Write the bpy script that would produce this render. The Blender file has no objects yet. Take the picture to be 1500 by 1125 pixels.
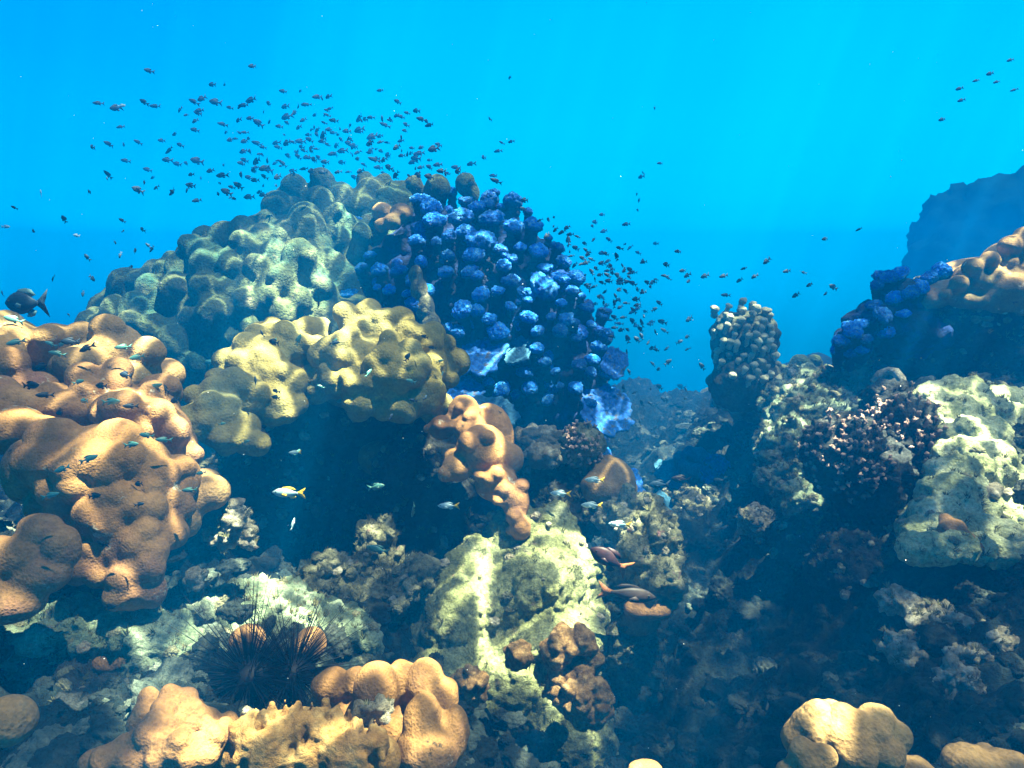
import bpy, bmesh, math, random
import numpy as np
from mathutils import Vector, Matrix

random.seed(7)
rng = np.random.default_rng(7)
scene = bpy.context.scene
COL = scene.collection

# ------------------------------------------------------------------ camera
PITCH = math.radians(8)
cam_d = bpy.data.cameras.new("camera")
cam_d.lens = 24
cam_d.sensor_width = 36
cam_d.clip_start = 0.02
cam_d.clip_end = 500
cam = bpy.data.objects.new("camera", cam_d)
COL.objects.link(cam)
cam.location = (0, 0, 0)
cam.rotation_euler = (math.radians(90) - PITCH, 0, 0)
scene.camera = cam

# ------------------------------------------------------------------ world: light field of open sea water
SUN_DIR = Vector((-0.30, 0.13, -0.945)).normalized()      # the way the light travels
world = bpy.data.worlds.new("World")
scene.world = world
world.use_nodes = True
nt = world.node_tree
bg = nt.nodes["Background"]
tc = nt.nodes.new("ShaderNodeTexCoord")
sep = nt.nodes.new("ShaderNodeSeparateXYZ")
nt.links.new(tc.outputs["Generated"], sep.inputs[0])
ramp = nt.nodes.new("ShaderNodeValToRGB")
mr = nt.nodes.new("ShaderNodeMapRange")
mr.inputs["From Min"].default_value = -0.6
mr.inputs["From Max"].default_value = 1.0
nt.links.new(sep.outputs[2], mr.inputs[0])
nt.links.new(mr.outputs[0], ramp.inputs[0])
els = ramp.color_ramp.elements
els[0].position = 0.0; els[0].color = (0.0, 0.006, 0.02, 1)
els[1].position = 1.0; els[1].color = (0.0, 0.06, 0.24, 1)
for p, c in ((0.20, (0.0, 0.12, 0.32, 1)), (0.288, (0.0, 0.185, 0.465, 1)), (0.327, (0.0, 0.280, 0.556, 1)), (0.353, (0.0, 0.416, 0.827, 1)), (0.375, (0.0, 0.551, 1.034, 1)), (0.397, (0.0, 0.619, 1.147, 1)), (0.423, (0.0, 0.655, 1.192, 1)), (0.440, (0.0, 0.492, 0.899, 1)), (0.462, (0.0, 0.393, 0.736, 1)), (0.484, (0.0, 0.334, 0.673, 1)), (0.537, (0.0, 0.257, 0.596, 1)), (0.599, (0.0, 0.199, 0.556, 1)), (0.72, (0.0, 0.09, 0.24, 1))):
    e = els.new(p); e.color = c
# brighter patch of water where the sunlight scatters forward
dot = nt.nodes.new("ShaderNodeVectorMath"); dot.operation = 'DOT_PRODUCT'
nt.links.new(tc.outputs["Generated"], dot.inputs[0])
dot.inputs[1].default_value = Vector((0.30, 0.88, 0.24)).normalized()
mr2 = nt.nodes.new("ShaderNodeMapRange"); mr2.interpolation_type = 'SMOOTHSTEP'
mr2.inputs["From Min"].default_value = 0.72
mr2.inputs["From Max"].default_value = 1.0
nt.links.new(dot.outputs["Value"], mr2.inputs[0])
glow = nt.nodes.new("ShaderNodeMix"); glow.data_type = 'RGBA'; glow.blend_type = 'ADD'
glow.inputs[0].default_value = 1.0
gl = nt.nodes.new("ShaderNodeMix"); gl.data_type = 'RGBA'
gl.inputs[6].default_value = (0, 0, 0, 1)
gl.inputs[7].default_value = (0.0, 0.12, 0.06, 1)
nt.links.new(mr2.outputs[0], gl.inputs[0])
nt.links.new(ramp.outputs[0], glow.inputs[6])
nt.links.new(gl.outputs[2], glow.inputs[7])
nt.links.new(glow.outputs[2], bg.inputs["Color"])
bg.inputs["Strength"].default_value = 0.9

# ------------------------------------------------------------------ sun
sun_d = bpy.data.lights.new("sun", 'SUN')
sun_d.energy = 5.0
sun_d.angle = math.radians(0.28)
sun_d.color = (0.97, 1.0, 0.72)
sun = bpy.data.objects.new("sun", sun_d)
COL.objects.link(sun)
sun.location = (3, -2, 12)
sun.rotation_euler = SUN_DIR.to_track_quat('-Z', 'Y').to_euler()

# ------------------------------------------------------------------ exposure, sampling
scene.view_settings.view_transform = 'Standard'
scene.view_settings.look = 'None'
scene.view_settings.exposure = 1.3
scene.view_settings.gamma = 1
cy = scene.cycles
cy.use_denoising = True
cy.max_bounces = 5
cy.diffuse_bounces = 2
cy.glossy_bounces = 1
cy.transmission_bounces = 2
cy.transparent_max_bounces = 6
cy.volume_bounces = 1
cy.caustics_reflective = False
cy.caustics_refractive = False
cy.sample_clamp_indirect = 4

# ------------------------------------------------------------------ helpers
F = 1000.0
CP, SP = math.cos(PITCH), math.sin(PITCH)

def wp(px, py, d):
    X = (px - 750) / F * d
    Y = -(py - 562.5) / F * d
    return Vector((X, d * CP + Y * SP, -d * SP + Y * CP))

def ray(px, py):
    return wp(px, py, 1.0)

def pix(p):
    d = p.y * CP - p.z * SP
    u = p.y * SP + p.z * CP
    return 750 + p.x / d * F, 562.5 - u / d * F, d

class Blob:
    def __init__(s, c, r):
        s.c = Vector(c); s.r = Vector(r)

def B(px, py, d, rx, ry=None, rd=None):
    """ellipsoid whose outline sits at a photo position, at its real distance d and real size"""
    ry = rx if ry is None else ry
    rd = (rx + ry) / 2 if rd is None else rd
    k = d / F
    return Blob(wp(px, py, d), (rx * k, rd * k, ry * k))

def hit_blobs(blobs, px, py):
    """distance (along the view axis) at which the ray through a pixel first meets a set of ellipsoids"""
    v = ray(px, py); best = None
    for b in blobs:
        o = Vector((-b.c.x / b.r.x, -b.c.y / b.r.y, -b.c.z / b.r.z))
        w = Vector((v.x / b.r.x, v.y / b.r.y, v.z / b.r.z))
        A = w.dot(w); Bq = o.dot(w); C = o.dot(o) - 1
        D = Bq * Bq - A * C
        if D > 0:
            t = (-Bq - math.sqrt(D)) / A
            if t > 0 and (best is None or t < best):
                best = t
    return best

_ico = {}
def ico(sub):
    if sub not in _ico:
        bm = bmesh.new(); bmesh.ops.create_icosphere(bm, subdivisions=sub, radius=1)
        bm.verts.ensure_lookup_table()
        _ico[sub] = (np.array([v.co[:] for v in bm.verts]), np.array([[v.index for v in f.verts] for f in bm.faces]))
        bm.free()
    return _ico[sub]

def np_mesh(name, V, Fc):
    me = bpy.data.meshes.new(name)
    me.from_pydata(np.asarray(V).tolist(), [], np.asarray(Fc).tolist() if not isinstance(Fc, list) else Fc)
    me.update()
    return me

def smooth(me):
    me.polygons.foreach_set("use_smooth", [True] * len(me.polygons))
    return me

_tex = {}
def tex(kind, scale, depth=2):
    k = (kind, scale, depth)
    if k not in _tex:
        t = bpy.data.textures.new("noise", kind)
        t.noise_scale = scale
        if kind == 'CLOUDS':
            t.noise_depth = depth; t.noise_basis = 'ORIGINAL_PERLIN'
        if kind == 'MUSGRAVE':
            t.musgrave_type = 'RIDGED_MULTIFRACTAL'; t.octaves = depth
        if kind == 'VORONOI':
            t.distance_metric = 'DISTANCE'
        _tex[k] = t
    return _tex[k]

def blob_mesh(name, blobs, voxel, sm=4, disp=(), sub=3, fac=0.5):
    """union of ellipsoids, fused into one skin, smoothed and displaced"""
    iv, fi = ico(sub)
    V, Fc, n = [], [], 0
    for b in blobs:
        V.append(iv * np.array(b.r[:]) + np.array(b.c[:])); Fc.append(fi + n); n += len(iv)
    me = np_mesh("tmp", np.concatenate(V), np.concatenate(Fc))
    ob = bpy.data.objects.new("tmp", me); COL.objects.link(ob)
    m = ob.modifiers.new("r", 'REMESH'); m.mode = 'VOXEL'; m.voxel_size = voxel
    if sm:
        s = ob.modifiers.new("s", 'SMOOTH'); s.factor = fac; s.iterations = sm
    for kind, scale, strength, depth in disp:
        d = ob.modifiers.new("d", 'DISPLACE'); d.texture = tex(kind, scale, depth)
        d.strength = strength; d.texture_coords = 'LOCAL'; d.mid_level = 0.5
    dg = bpy.context.evaluated_depsgraph_get()
    out = bpy.data.meshes.new_from_object(ob.evaluated_get(dg))
    bpy.data.objects.remove(ob); bpy.data.meshes.remove(me)
    out.name = name
    return smooth(out)

def link(name, me, mat=None, parent=None, origin=None):
    """one mesh object; its origin is moved to the given point or to the foot of its box"""
    if me.users == 0 or origin is not None:
        if origin is None:
            co = np.empty(len(me.vertices) * 3); me.vertices.foreach_get("co", co); co = co.reshape(-1, 3)
            origin = Vector(((co[:, 0].min() + co[:, 0].max()) / 2, (co[:, 1].min() + co[:, 1].max()) / 2, co[:, 2].min()))
        me.transform(Matrix.Translation(-Vector(origin)))
    else:
        origin = Vector((0, 0, 0))
    ob = bpy.data.objects.new(name, me); COL.objects.link(ob)
    ob.location = origin
    if mat is not None:
        me.materials.clear(); me.materials.append(mat)
    if parent is not None:
        ob.parent = parent
        ob.location = Vector(origin) - parent.location
    return ob

def tag(o, label=None, cat=None, group=None, kind=None):
    if label: o["label"] = label
    if cat: o["category"] = cat
    if group: o["group"] = group
    if kind: o["kind"] = kind
    return o

def empty(name, loc):
    o = bpy.data.objects.new(name, None); COL.objects.link(o); o.location = loc
    o.empty_display_size = 0.05
    return o

# ------------------------------------------------------------------ materials
def material(name, stops, scale=6, detail=6, rough=0.85, fine=(120, 0.25, 0.004), coarse=None, spots=None, spec=0.2, vary=0.0, dist=0.0, stem=None, tip=None, mott=(60, 0.35), poly=None):
    """noise-ramped colour with layers of bump; spots=(scale, colour, lo, hi) adds patches of growth"""
    m = bpy.data.materials.new(name); m.use_nodes = True
    t = m.node_tree; N = t.nodes; L = t.links
    bs = N["Principled BSDF"]
    bs.inputs["Roughness"].default_value = rough
    bs.inputs["Specular IOR Level"].default_value = spec
    c = N.new("ShaderNodeTexCoord")
    vec = c.outputs["Object"]
    if vary:
        oi = N.new("ShaderNodeObjectInfo")
        ad = N.new("ShaderNodeVectorMath"); ad.operation = 'ADD'
        mu = N.new("ShaderNodeVectorMath"); mu.operation = 'SCALE'; mu.inputs[3].default_value = 37.0
        cb = N.new("ShaderNodeCombineXYZ")
        for i in range(3): L.new(oi.outputs["Random"], cb.inputs[i])
        L.new(cb.outputs[0], mu.inputs[0]); L.new(vec, ad.inputs[0]); L.new(mu.outputs[0], ad.inputs[1])
        vec = ad.outputs[0]
    n = N.new("ShaderNodeTexNoise"); n.inputs["Scale"].default_value = scale; n.inputs["Detail"].default_value = detail
    n.inputs["Roughness"].default_value = 0.62; n.inputs["Distortion"].default_value = dist
    L.new(vec, n.inputs["Vector"])
    r = N.new("ShaderNodeValToRGB"); L.new(n.outputs["Fac"], r.inputs[0])
    e = r.color_ramp.elements
    e[0].position = stops[0][0]; e[0].color = (*stops[0][1], 1)
    e[1].position = stops[-1][0]; e[1].color = (*stops[-1][1], 1)
    for p, col in stops[1:-1]:
        k = e.new(p); k.color = (*col, 1)
    colr = r.outputs[0]
    if vary:
        hs = N.new("ShaderNodeHueSaturation")
        mp = N.new("ShaderNodeMapRange"); L.new(oi.outputs["Random"], mp.inputs[0])
        mp.inputs["To Min"].default_value = 1 - vary; mp.inputs["To Max"].default_value = 1 + vary
        L.new(mp.outputs[0], hs.inputs["Value"]); L.new(colr, hs.inputs["Color"])
        colr = hs.outputs[0]
    for sp in (spots or ()):
        sn = N.new("ShaderNodeTexNoise"); sn.inputs["Scale"].default_value = sp[0]; sn.inputs["Detail"].default_value = 5
        sn.inputs["Roughness"].default_value = 0.7
        L.new(vec, sn.inputs["Vector"])
        sm = N.new("ShaderNodeMapRange"); sm.inputs["From Min"].default_value = sp[2]; sm.inputs["From Max"].default_value = sp[3]
        L.new(sn.outputs["Fac"], sm.inputs[0])
        mx = N.new("ShaderNodeMix"); mx.data_type = 'RGBA'
        L.new(sm.outputs[0], mx.inputs[0]); L.new(colr, mx.inputs[6]); mx.inputs[7].default_value = (*sp[1], 1)
        colr = mx.outputs[2]
    if mott:
        mn = N.new("ShaderNodeTexNoise"); mn.inputs["Scale"].default_value = mott[0]; mn.inputs["Detail"].default_value = 4; mn.inputs["Roughness"].default_value = 0.7
        L.new(vec, mn.inputs["Vector"])
        mm = N.new("ShaderNodeMapRange"); mm.inputs["From Min"].default_value = .32; mm.inputs["From Max"].default_value = .68
        mm.inputs["To Min"].default_value = 1 - mott[1]; mm.inputs["To Max"].default_value = 1 + mott[1]
        L.new(mn.outputs["Fac"], mm.inputs[0])
        mx = N.new("ShaderNodeVectorMath"); mx.operation = 'SCALE'
        L.new(colr, mx.inputs[0]); L.new(mm.outputs[0], mx.inputs[3]); colr = mx.outputs[0]
    pv_ = None
    if poly:
        pv_ = N.new("ShaderNodeTexVoronoi"); pv_.inputs["Scale"].default_value = poly
        L.new(vec, pv_.inputs["Vector"])
        mm = N.new("ShaderNodeMapRange"); mm.inputs["From Max"].default_value = .7; mm.inputs["To Min"].default_value = .86; mm.inputs["To Max"].default_value = 1.1
        L.new(pv_.outputs["Distance"], mm.inputs[0])
        mx = N.new("ShaderNodeVectorMath"); mx.operation = 'SCALE'
        L.new(colr, mx.inputs[0]); L.new(mm.outputs[0], mx.inputs[3]); colr = mx.outputs[0]
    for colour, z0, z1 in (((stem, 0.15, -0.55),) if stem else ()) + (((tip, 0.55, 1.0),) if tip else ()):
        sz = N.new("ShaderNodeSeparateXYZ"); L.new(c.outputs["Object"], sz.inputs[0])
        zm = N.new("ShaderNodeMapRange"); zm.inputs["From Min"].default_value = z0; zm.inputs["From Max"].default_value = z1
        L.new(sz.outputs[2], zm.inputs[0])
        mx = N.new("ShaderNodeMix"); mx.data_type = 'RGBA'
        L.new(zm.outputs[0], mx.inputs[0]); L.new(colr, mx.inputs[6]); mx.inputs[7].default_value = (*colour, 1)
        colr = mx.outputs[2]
    L.new(colr, bs.inputs["Base Color"])
    nrm = None
    layers = [fine] if fine else []
    if coarse: layers = [coarse] + layers
    for sc, st, ds in layers:
        bn = N.new("ShaderNodeTexNoise"); bn.inputs["Scale"].default_value = sc; bn.inputs["Detail"].default_value = 5
        bn.inputs["Roughness"].default_value = 0.65
        L.new(vec, bn.inputs["Vector"])
        bp = N.new("ShaderNodeBump"); bp.inputs["Strength"].default_value = st; bp.inputs["Distance"].default_value = ds
        L.new(bn.outputs["Fac"], bp.inputs["Height"])
        if nrm is not None: L.new(nrm, bp.inputs["Normal"])
        nrm = bp.outputs[0]
    if pv_ is not None:
        bp = N.new("ShaderNodeBump"); bp.inputs["Strength"].default_value = .6; bp.inputs["Distance"].default_value = .4 / poly
        L.new(pv_.outputs["Distance"], bp.inputs["Height"])
        if nrm is not None: L.new(nrm, bp.inputs["Normal"])
        nrm = bp.outputs[0]
    if nrm is not None: L.new(nrm, bs.inputs["Normal"])
    return m

M = {}
M['brown'] = material("brown_coral", [(0.3, (0.14, 0.070, 0.024)), (0.5, (0.23, 0.12, 0.042)), (0.72, (0.32, 0.18, 0.070))], 5, mott=(50, .2), fine=(110, 0.5, 0.006), coarse=(26, 0.35, 0.02), spots=[(4, (0.20, 0.09, 0.055), 0.50, 0.68), (9, (0.36, 0.32, 0.22), 0.62, 0.67), (13, (0.05, 0.035, 0.02), 0.64, 0.70)], poly=130)
M['tan'] = material("tan_coral", [(0.3, (0.15, 0.087, 0.03)), (0.5, (0.24, 0.142, 0.050)), (0.72, (0.32, 0.20, 0.08))], 6, mott=(50, .2), fine=(110, 0.5, 0.006), coarse=(26, 0.35, 0.02), spots=[(4, (0.16, 0.13, 0.05), 0.50, 0.68), (9, (0.36, 0.32, 0.22), 0.62, 0.67), (13, (0.05, 0.035, 0.02), 0.64, 0.70)], poly=120)
M['orange'] = material("orange_coral", [(0.3, (0.16, 0.075, 0.022)), (0.5, (0.235, 0.118, 0.036)), (0.72, (0.32, 0.175, 0.060))], 6, mott=(50, .2), fine=(120, 0.5, 0.006), coarse=(28, 0.35, 0.018), spots=[(4, (0.19, 0.09, 0.045), 0.50, 0.68), (9, (0.36, 0.32, 0.22), 0.62, 0.67), (13, (0.05, 0.035, 0.02), 0.64, 0.70)], poly=150)
M['yellow'] = material("yellow_coral", [(0.3, (0.12, 0.10, 0.024)), (0.5, (0.20, 0.162, 0.042)), (0.7, (0.28, 0.23, 0.070))], 5, mott=(50, .2), fine=(90, 0.5, 0.007), coarse=(22, 0.35, 0.022), spots=[(4, (0.17, 0.17, 0.07), 0.48, 0.66), (13, (0.38, 0.30, 0.05), 0.62, 0.70)], poly=100)
M['olive'] = material("olive_coral", [(0.3, (0.035, 0.055, 0.020)), (0.5, (0.078, 0.105, 0.042)), (0.7, (0.15, 0.165, 0.072))], 4, fine=(60, 0.9, 0.012), coarse=(14, 0.8, 0.05), spots=[(2.2, (0.03, 0.085, 0.055), 0.46, 0.62), (5, (0.22, 0.20, 0.12), 0.60, 0.70)], mott=(28, .4), poly=55)
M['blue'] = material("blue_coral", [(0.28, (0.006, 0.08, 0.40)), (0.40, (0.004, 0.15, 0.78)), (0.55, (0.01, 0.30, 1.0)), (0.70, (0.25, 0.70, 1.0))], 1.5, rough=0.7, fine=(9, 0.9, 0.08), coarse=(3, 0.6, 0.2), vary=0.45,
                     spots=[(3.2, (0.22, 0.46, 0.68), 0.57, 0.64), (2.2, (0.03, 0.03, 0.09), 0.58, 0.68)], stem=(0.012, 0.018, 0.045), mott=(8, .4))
M['blue_small'] = material("small_blue_coral", [(0.3, (0.006, 0.025, 0.10)), (0.5, (0.006, 0.09, 0.45)), (0.68, (0.03, 0.32, 0.9))], 9, rough=0.7, fine=(60, 0.9, 0.012), coarse=(18, 0.6, 0.03),
                     spots=[(14, (0.03, 0.03, 0.06), 0.54, 0.62)])
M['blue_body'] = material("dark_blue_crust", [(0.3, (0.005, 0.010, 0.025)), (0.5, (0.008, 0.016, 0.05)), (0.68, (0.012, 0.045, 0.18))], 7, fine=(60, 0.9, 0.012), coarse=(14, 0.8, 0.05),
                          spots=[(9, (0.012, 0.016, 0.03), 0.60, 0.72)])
M['blue_plate'] = material("blue_plate", [(0.3, (0.004, 0.03, 0.16)), (0.5, (0.008, 0.10, 0.40)), (0.7, (0.04, 0.28, 0.68))], 16, rough=0.7, fine=(70, 0.9, 0.01), coarse=(22, 0.7, 0.02),
                           spots=[(16, (0.05, 0.05, 0.06), 0.52, 0.62), (30, (0.25, 0.42, 0.5), .64, .69)], mott=(34, .55))
M['teal_plate'] = material("teal_plate", [(0.3, (0.02, 0.09, 0.15)), (0.6, (0.05, 0.17, 0.26)), (0.8, (0.14, 0.30, 0.34))], 8, fine=(70, 0.8, 0.01), coarse=(22, 0.5, 0.02))
M['rock'] = material("pale_rock", [(0.30, (0.05, 0.075, 0.04)), (0.44, (0.15, 0.20, 0.115)), (0.58, (0.26, 0.325, 0.205)), (0.75, (0.42, 0.46, 0.32))], 9, 8, 0.95, fine=(95, 1.0, 0.012), coarse=(24, 0.9, 0.03),
                     spots=[(30, (0.09, 0.08, 0.05), 0.60, 0.68), (11, (0.30, 0.20, 0.16), 0.62, 0.72)])
M['bright_rock'] = material('bright_rock', [(0.30, (0.075, 0.083, 0.026)), (0.44, (0.165, 0.18, 0.07)), (0.58, (0.255, 0.275, 0.125)), (0.75, (0.37, 0.385, 0.21))], 7, 8, 0.95, fine=(95, 1.0, 0.012), coarse=(24, 0.9, 0.03), spots=[(22, (0.07, 0.07, 0.03), 0.58, 0.66), (9, (0.22, 0.15, 0.10), .62, .70)], mott=(70, .5))
M['sunlit_rock'] = material('sunlit_rock', [(0.30, (0.16, 0.18, 0.07)), (0.44, (0.33, 0.36, 0.17)), (0.58, (0.46, 0.49, 0.27)), (0.75, (0.58, 0.59, 0.38))], 7, 8, 0.95, fine=(95, 1.0, 0.012), coarse=(24, 0.9, 0.03), spots=[(22, (0.10, 0.10, 0.05), 0.60, 0.68)], mott=(70, .45))  # paler copy of bright_rock; the slope's sunlight is put into its colour
M['algae_rock'] = material("algae_rock", [(0.30, (0.05, 0.055, 0.03)), (0.46, (0.14, 0.14, 0.075)), (0.60, (0.26, 0.25, 0.14)), (0.78, (0.42, 0.40, 0.27))], 10, 8, 0.95, fine=(90, 1.0, 0.012), coarse=(22, 0.9, 0.035),
                           spots=[(12, (0.22, 0.10, 0.10), 0.62, 0.72), (26, (0.04, 0.04, 0.03), 0.58, 0.66)])
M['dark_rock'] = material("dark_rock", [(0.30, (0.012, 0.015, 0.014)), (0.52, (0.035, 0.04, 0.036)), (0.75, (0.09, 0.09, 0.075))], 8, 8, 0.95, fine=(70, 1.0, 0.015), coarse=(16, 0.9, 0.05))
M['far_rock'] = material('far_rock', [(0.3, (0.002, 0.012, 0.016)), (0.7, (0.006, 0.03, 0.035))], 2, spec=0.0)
M['crust'] = material("white_crust", [(0.30, (0.12, 0.10, 0.06)), (0.5, (0.30, 0.27, 0.18)), (0.72, (0.62, 0.58, 0.42))], 22, 8, 0.9, fine=(110, 1.0, 0.01), coarse=(40, 1.0, 0.02),
                      spots=[(14, (0.20, 0.12, 0.08), 0.58, 0.68)])
M['rough_brown'] = material("rough_brown_coral", [(0.3, (0.13, 0.065, 0.022)), (0.5, (0.29, 0.165, 0.06)), (0.72, (0.46, 0.30, 0.13))], 30, 6, 0.9, fine=(220, 1.0, 0.008), coarse=(70, 1.0, 0.014))
M['gold_rough'] = material('golden_rough_coral', [(0.3, (0.17, 0.08, 0.022)), (0.5, (0.30, 0.165, 0.048)), (0.72, (0.46, 0.30, 0.11))], 18, 6, .9, fine=(160, .8, .006), coarse=(50, .6, .012))
M['seabed'] = material("reef_seabed", [(0.30, (0.003, 0.008, 0.009)), (0.50, (0.011, 0.021, 0.019)), (0.64, (0.03, 0.042, 0.034)), (0.8, (0.14, 0.14, 0.10))], 9, 9, 0.95, fine=(70, 1.0, 0.015), coarse=(18, 1.0, 0.06), mott=(45, .6), spots=[(6, (0.10, 0.10, 0.06), .56, .68)])  # kept dark so that the colour carries the gully's shade
M['dark_rubble'] = material('dark_rubble', [(0.3, (0.006, 0.011, 0.011)), (0.5, (0.016, 0.024, 0.02)), (0.7, (0.05, 0.058, 0.042))], 12, 8, .95, fine=(90, 1, .01), coarse=(30, .9, .03))  # dark tone also stands in for shade in the gully
M['pale_rubble'] = material('pale_rubble', [(0.3, (0.03, 0.045, 0.035)), (0.5, (0.09, 0.115, 0.085)), (0.7, (0.22, 0.25, 0.18))], 12, 8, .95, fine=(90, 1, .01), coarse=(30, .9, .03), mott=(50, .5))
M['turf'] = material('turf_algae', [(0.3, (0.05, 0.06, 0.02)), (0.5, (0.12, 0.12, 0.05)), (0.7, (0.24, 0.22, 0.11))], 8, fine=None)
M['branch'] = material("branch_coral", [(0.3, (0.22, 0.12, 0.085)), (0.55, (0.36, 0.21, 0.15)), (0.8, (0.45, 0.30, 0.22))], 4, fine=(20, 0.8, 0.04), vary=0.25, tip=(0.85, 0.55, 0.40))
M['urchin'] = material("urchin_black", [(0.3, (0.002, 0.002, 0.003)), (0.7, (0.005, 0.004, 0.006))], 30, rough=0.55, fine=(200, 0.4, 0.002))
M['fish_dark'] = material("dark_fish_skin", [(0.3, (0.006, 0.014, 0.026)), (0.7, (0.016, 0.035, 0.055))], 40, rough=0.6, fine=None, spec=0.15, vary=0.5)
M['fish_teal'] = material("teal_fish_skin", [(0.3, (0.03, 0.12, 0.10)), (0.7, (0.10, 0.28, 0.22))], 40, rough=0.4, fine=None, spec=0.5, vary=0.4)
M['fish_pale'] = material("pale_fish_skin", [(0.3, (0.22, 0.38, 0.40)), (0.7, (0.38, 0.52, 0.50))], 40, rough=0.35, fine=None, spec=0.5)
M['fish_silver'] = material("silver_fish_skin", [(0.3, (0.45, 0.62, 0.60)), (0.7, (0.75, 0.82, 0.78))], 40, rough=0.3, fine=None, spec=0.6)
M['fin_yellow'] = material("yellow_fin", [(0.3, (0.65, 0.38, 0.02)), (0.7, (0.80, 0.52, 0.03))], 60, rough=0.5, fine=None)
M['fin_orange'] = material("orange_fin", [(0.3, (0.14, 0.05, 0.02)), (0.7, (0.25, 0.10, 0.03))], 60, rough=0.5, fine=None)
M['fish_red'] = material("reddish_fish_skin", [(0.3, (0.012, 0.007, 0.008)), (0.7, (0.035, 0.013, 0.012))], 9, rough=0.5, fine=None)
M['fish_brown'] = material("brown_fish_skin", [(0.3, (0.015, 0.013, 0.012)), (0.7, (0.04, 0.028, 0.022))], 9, rough=0.5, fine=None)
M['fish_grey_fin'] = material("grey_green_fin", [(0.3, (0.05, 0.12, 0.13)), (0.7, (0.09, 0.18, 0.18))], 25, rough=0.5, fine=None)
M['eye'] = material("fish_eye", [(0.3, (0.006, 0.006, 0.008)), (0.7, (0.012, 0.012, 0.014))], 10, rough=0.15, fine=None, spec=0.6)
M['speck'] = material("drifting_speck", [(0.3, (0.6, 0.6, 0.55)), (0.7, (0.8, 0.8, 0.75))], 10, fine=None)

# ------------------------------------------------------------------ numpy noise for the seabed
def vnoise(x, y, seed):
    xi = np.floor(x).astype(np.int64); yi = np.floor(y).astype(np.int64)
    xf = x - xi; yf = y - yi
    u = xf * xf * (3 - 2 * xf); v = yf * yf * (3 - 2 * yf)
    def h(a, b):
        n = (a * 374761393 + b * 668265263 + seed * 974634777) & 0x7fffffff
        n = ((n ^ (n >> 13)) * 1274126177) & 0x7fffffff
        return ((n ^ (n >> 16)) & 0xffff) / 65535.0
    return (h(xi, yi) * (1 - u) + h(xi + 1, yi) * u) * (1 - v) + (h(xi, yi + 1) * (1 - u) + h(xi + 1, yi + 1) * u) * v

def fbm(x, y, octv, seed):
    s = np.zeros_like(x); a = 0.5
    for o in range(octv):
        s += a * (vnoise(x, y, seed + o) - 0.5); x = x * 2.03 + 3.1; y = y * 2.03 + 1.7; a *= 0.55
    return s

# ------------------------------------------------------------------ seabed
GP = [(950, 1100, 2.6), (1000, 1000, 3.0), (1050, 900, 3.5), (1050, 800, 4.4), (1000, 730, 5.6), (980, 660, 7), (950, 610, 9.0), (1000, 580, 12),
      (1150, 900, 3.3), (1300, 870, 2.95), (1420, 800, 2.9), (1420, 700, 3.3), (1490, 620, 3.9), (1300, 720, 3.5), (1200, 720, 3.9), (1180, 630, 5), (1200, 570, 6.6), (1350, 600, 4.3),
      (1150, 1100, 2.4), (1300, 1110, 2.0), (1450, 1120, 1.75), (1300, 950, 2.5), (1400, 920, 2.35), (1480, 1000, 2.05),
      (100, 960, 1.95), (300, 940, 2.15), (500, 920, 2.6), (50, 1120, 1.55), (250, 1120, 1.6), (400, 980, 2.05), (600, 1020, 2.35), (720, 1120, 2.1), (150, 890, 2.2), (450, 850, 3.1), (560, 840, 3.2),
      (450, 800, 3.9), (550, 800, 3.9), (850, 1110, 2.4), (880, 1000, 2.9)]
pts = [wp(*p)[:] for p in GP] + [(0, 0.3, -1.6), (-1.2, 0.5, -1.3), (1.2, 0.5, -1.4), (-3, 2, -1.1), (-4, 6, -1.6), (4, 3, -0.7), (5, 7, -1.0), (-6, 10, -2.0), (0, 16, -2.2), (8, 14, -1.4), (-8, 18, -2.4), (0, 26, -2.6), (14, 26, -2.2), (-14, 26, -2.6)]
pts = np.array(pts)
def tps(r2): return np.where(r2 > 1e-9, r2 * np.log(r2 + 1e-9), 0)
n = len(pts)
d2 = ((pts[:, None, :2] - pts[None, :, :2]) ** 2).sum(-1)
A = np.zeros((n + 3, n + 3)); A[:n, :n] = tps(d2) + np.eye(n) * 0.15
A[:n, n] = 1; A[:n, n + 1:] = pts[:, :2]; A[n, :n] = 1; A[n + 1:, :n] = pts[:, :2].T
W = np.linalg.solve(A, np.concatenate([pts[:, 2], np.zeros(3)]))
def ground_z(x, y):
    x = np.asarray(x, float); y = np.asarray(y, float)
    sh = x.shape; xf = np.clip(x.ravel(), -12, 12); yf = np.clip(y.ravel(), -1, 24)
    z = np.full(xf.shape, W[n]) + W[n + 1] * xf + W[n + 2] * yf
    for i in range(n):
        z += W[i] * tps((xf - pts[i, 0]) ** 2 + (yf - pts[i, 1]) ** 2)
    return np.clip(z, -2.9, -0.45).reshape(sh)

def graded(lo, hi, a, b, step, coarse):
    mid = np.arange(a, b, step)
    left = lo + (a - lo) * (1 - (1 - np.linspace(0, 1, coarse)) ** 2)
    right = hi - (hi - b) * (1 - np.linspace(0, 1, coarse)) ** 2
    return np.unique(np.concatenate([left[:-1], mid, right]))
gx = graded(-17.5, 39, -4, 4, 0.024, 90)
gy = graded(-6, 26.5, 0.8, 9, 0.024, 110)
GX, GY = np.meshgrid(gx, gy)
GZ = ground_z(GX, GY)
amp = np.clip(1.1 - np.abs(GX) * 0.02, 0.4, 1)
GZ += amp * (0.42 * fbm(GX * 1.1, GY * 1.1, 3, 11) + 0.34 * fbm(GX * 3.6, GY * 3.6, 4, 31) + 0.13 * np.abs(fbm(GX * 10, GY * 10, 3, 51)) * 2 + 0.10 * fbm(GX * 26, GY * 26, 3, 71))
far_ = np.clip((GY - 7) / 5, 0, 1)
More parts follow.
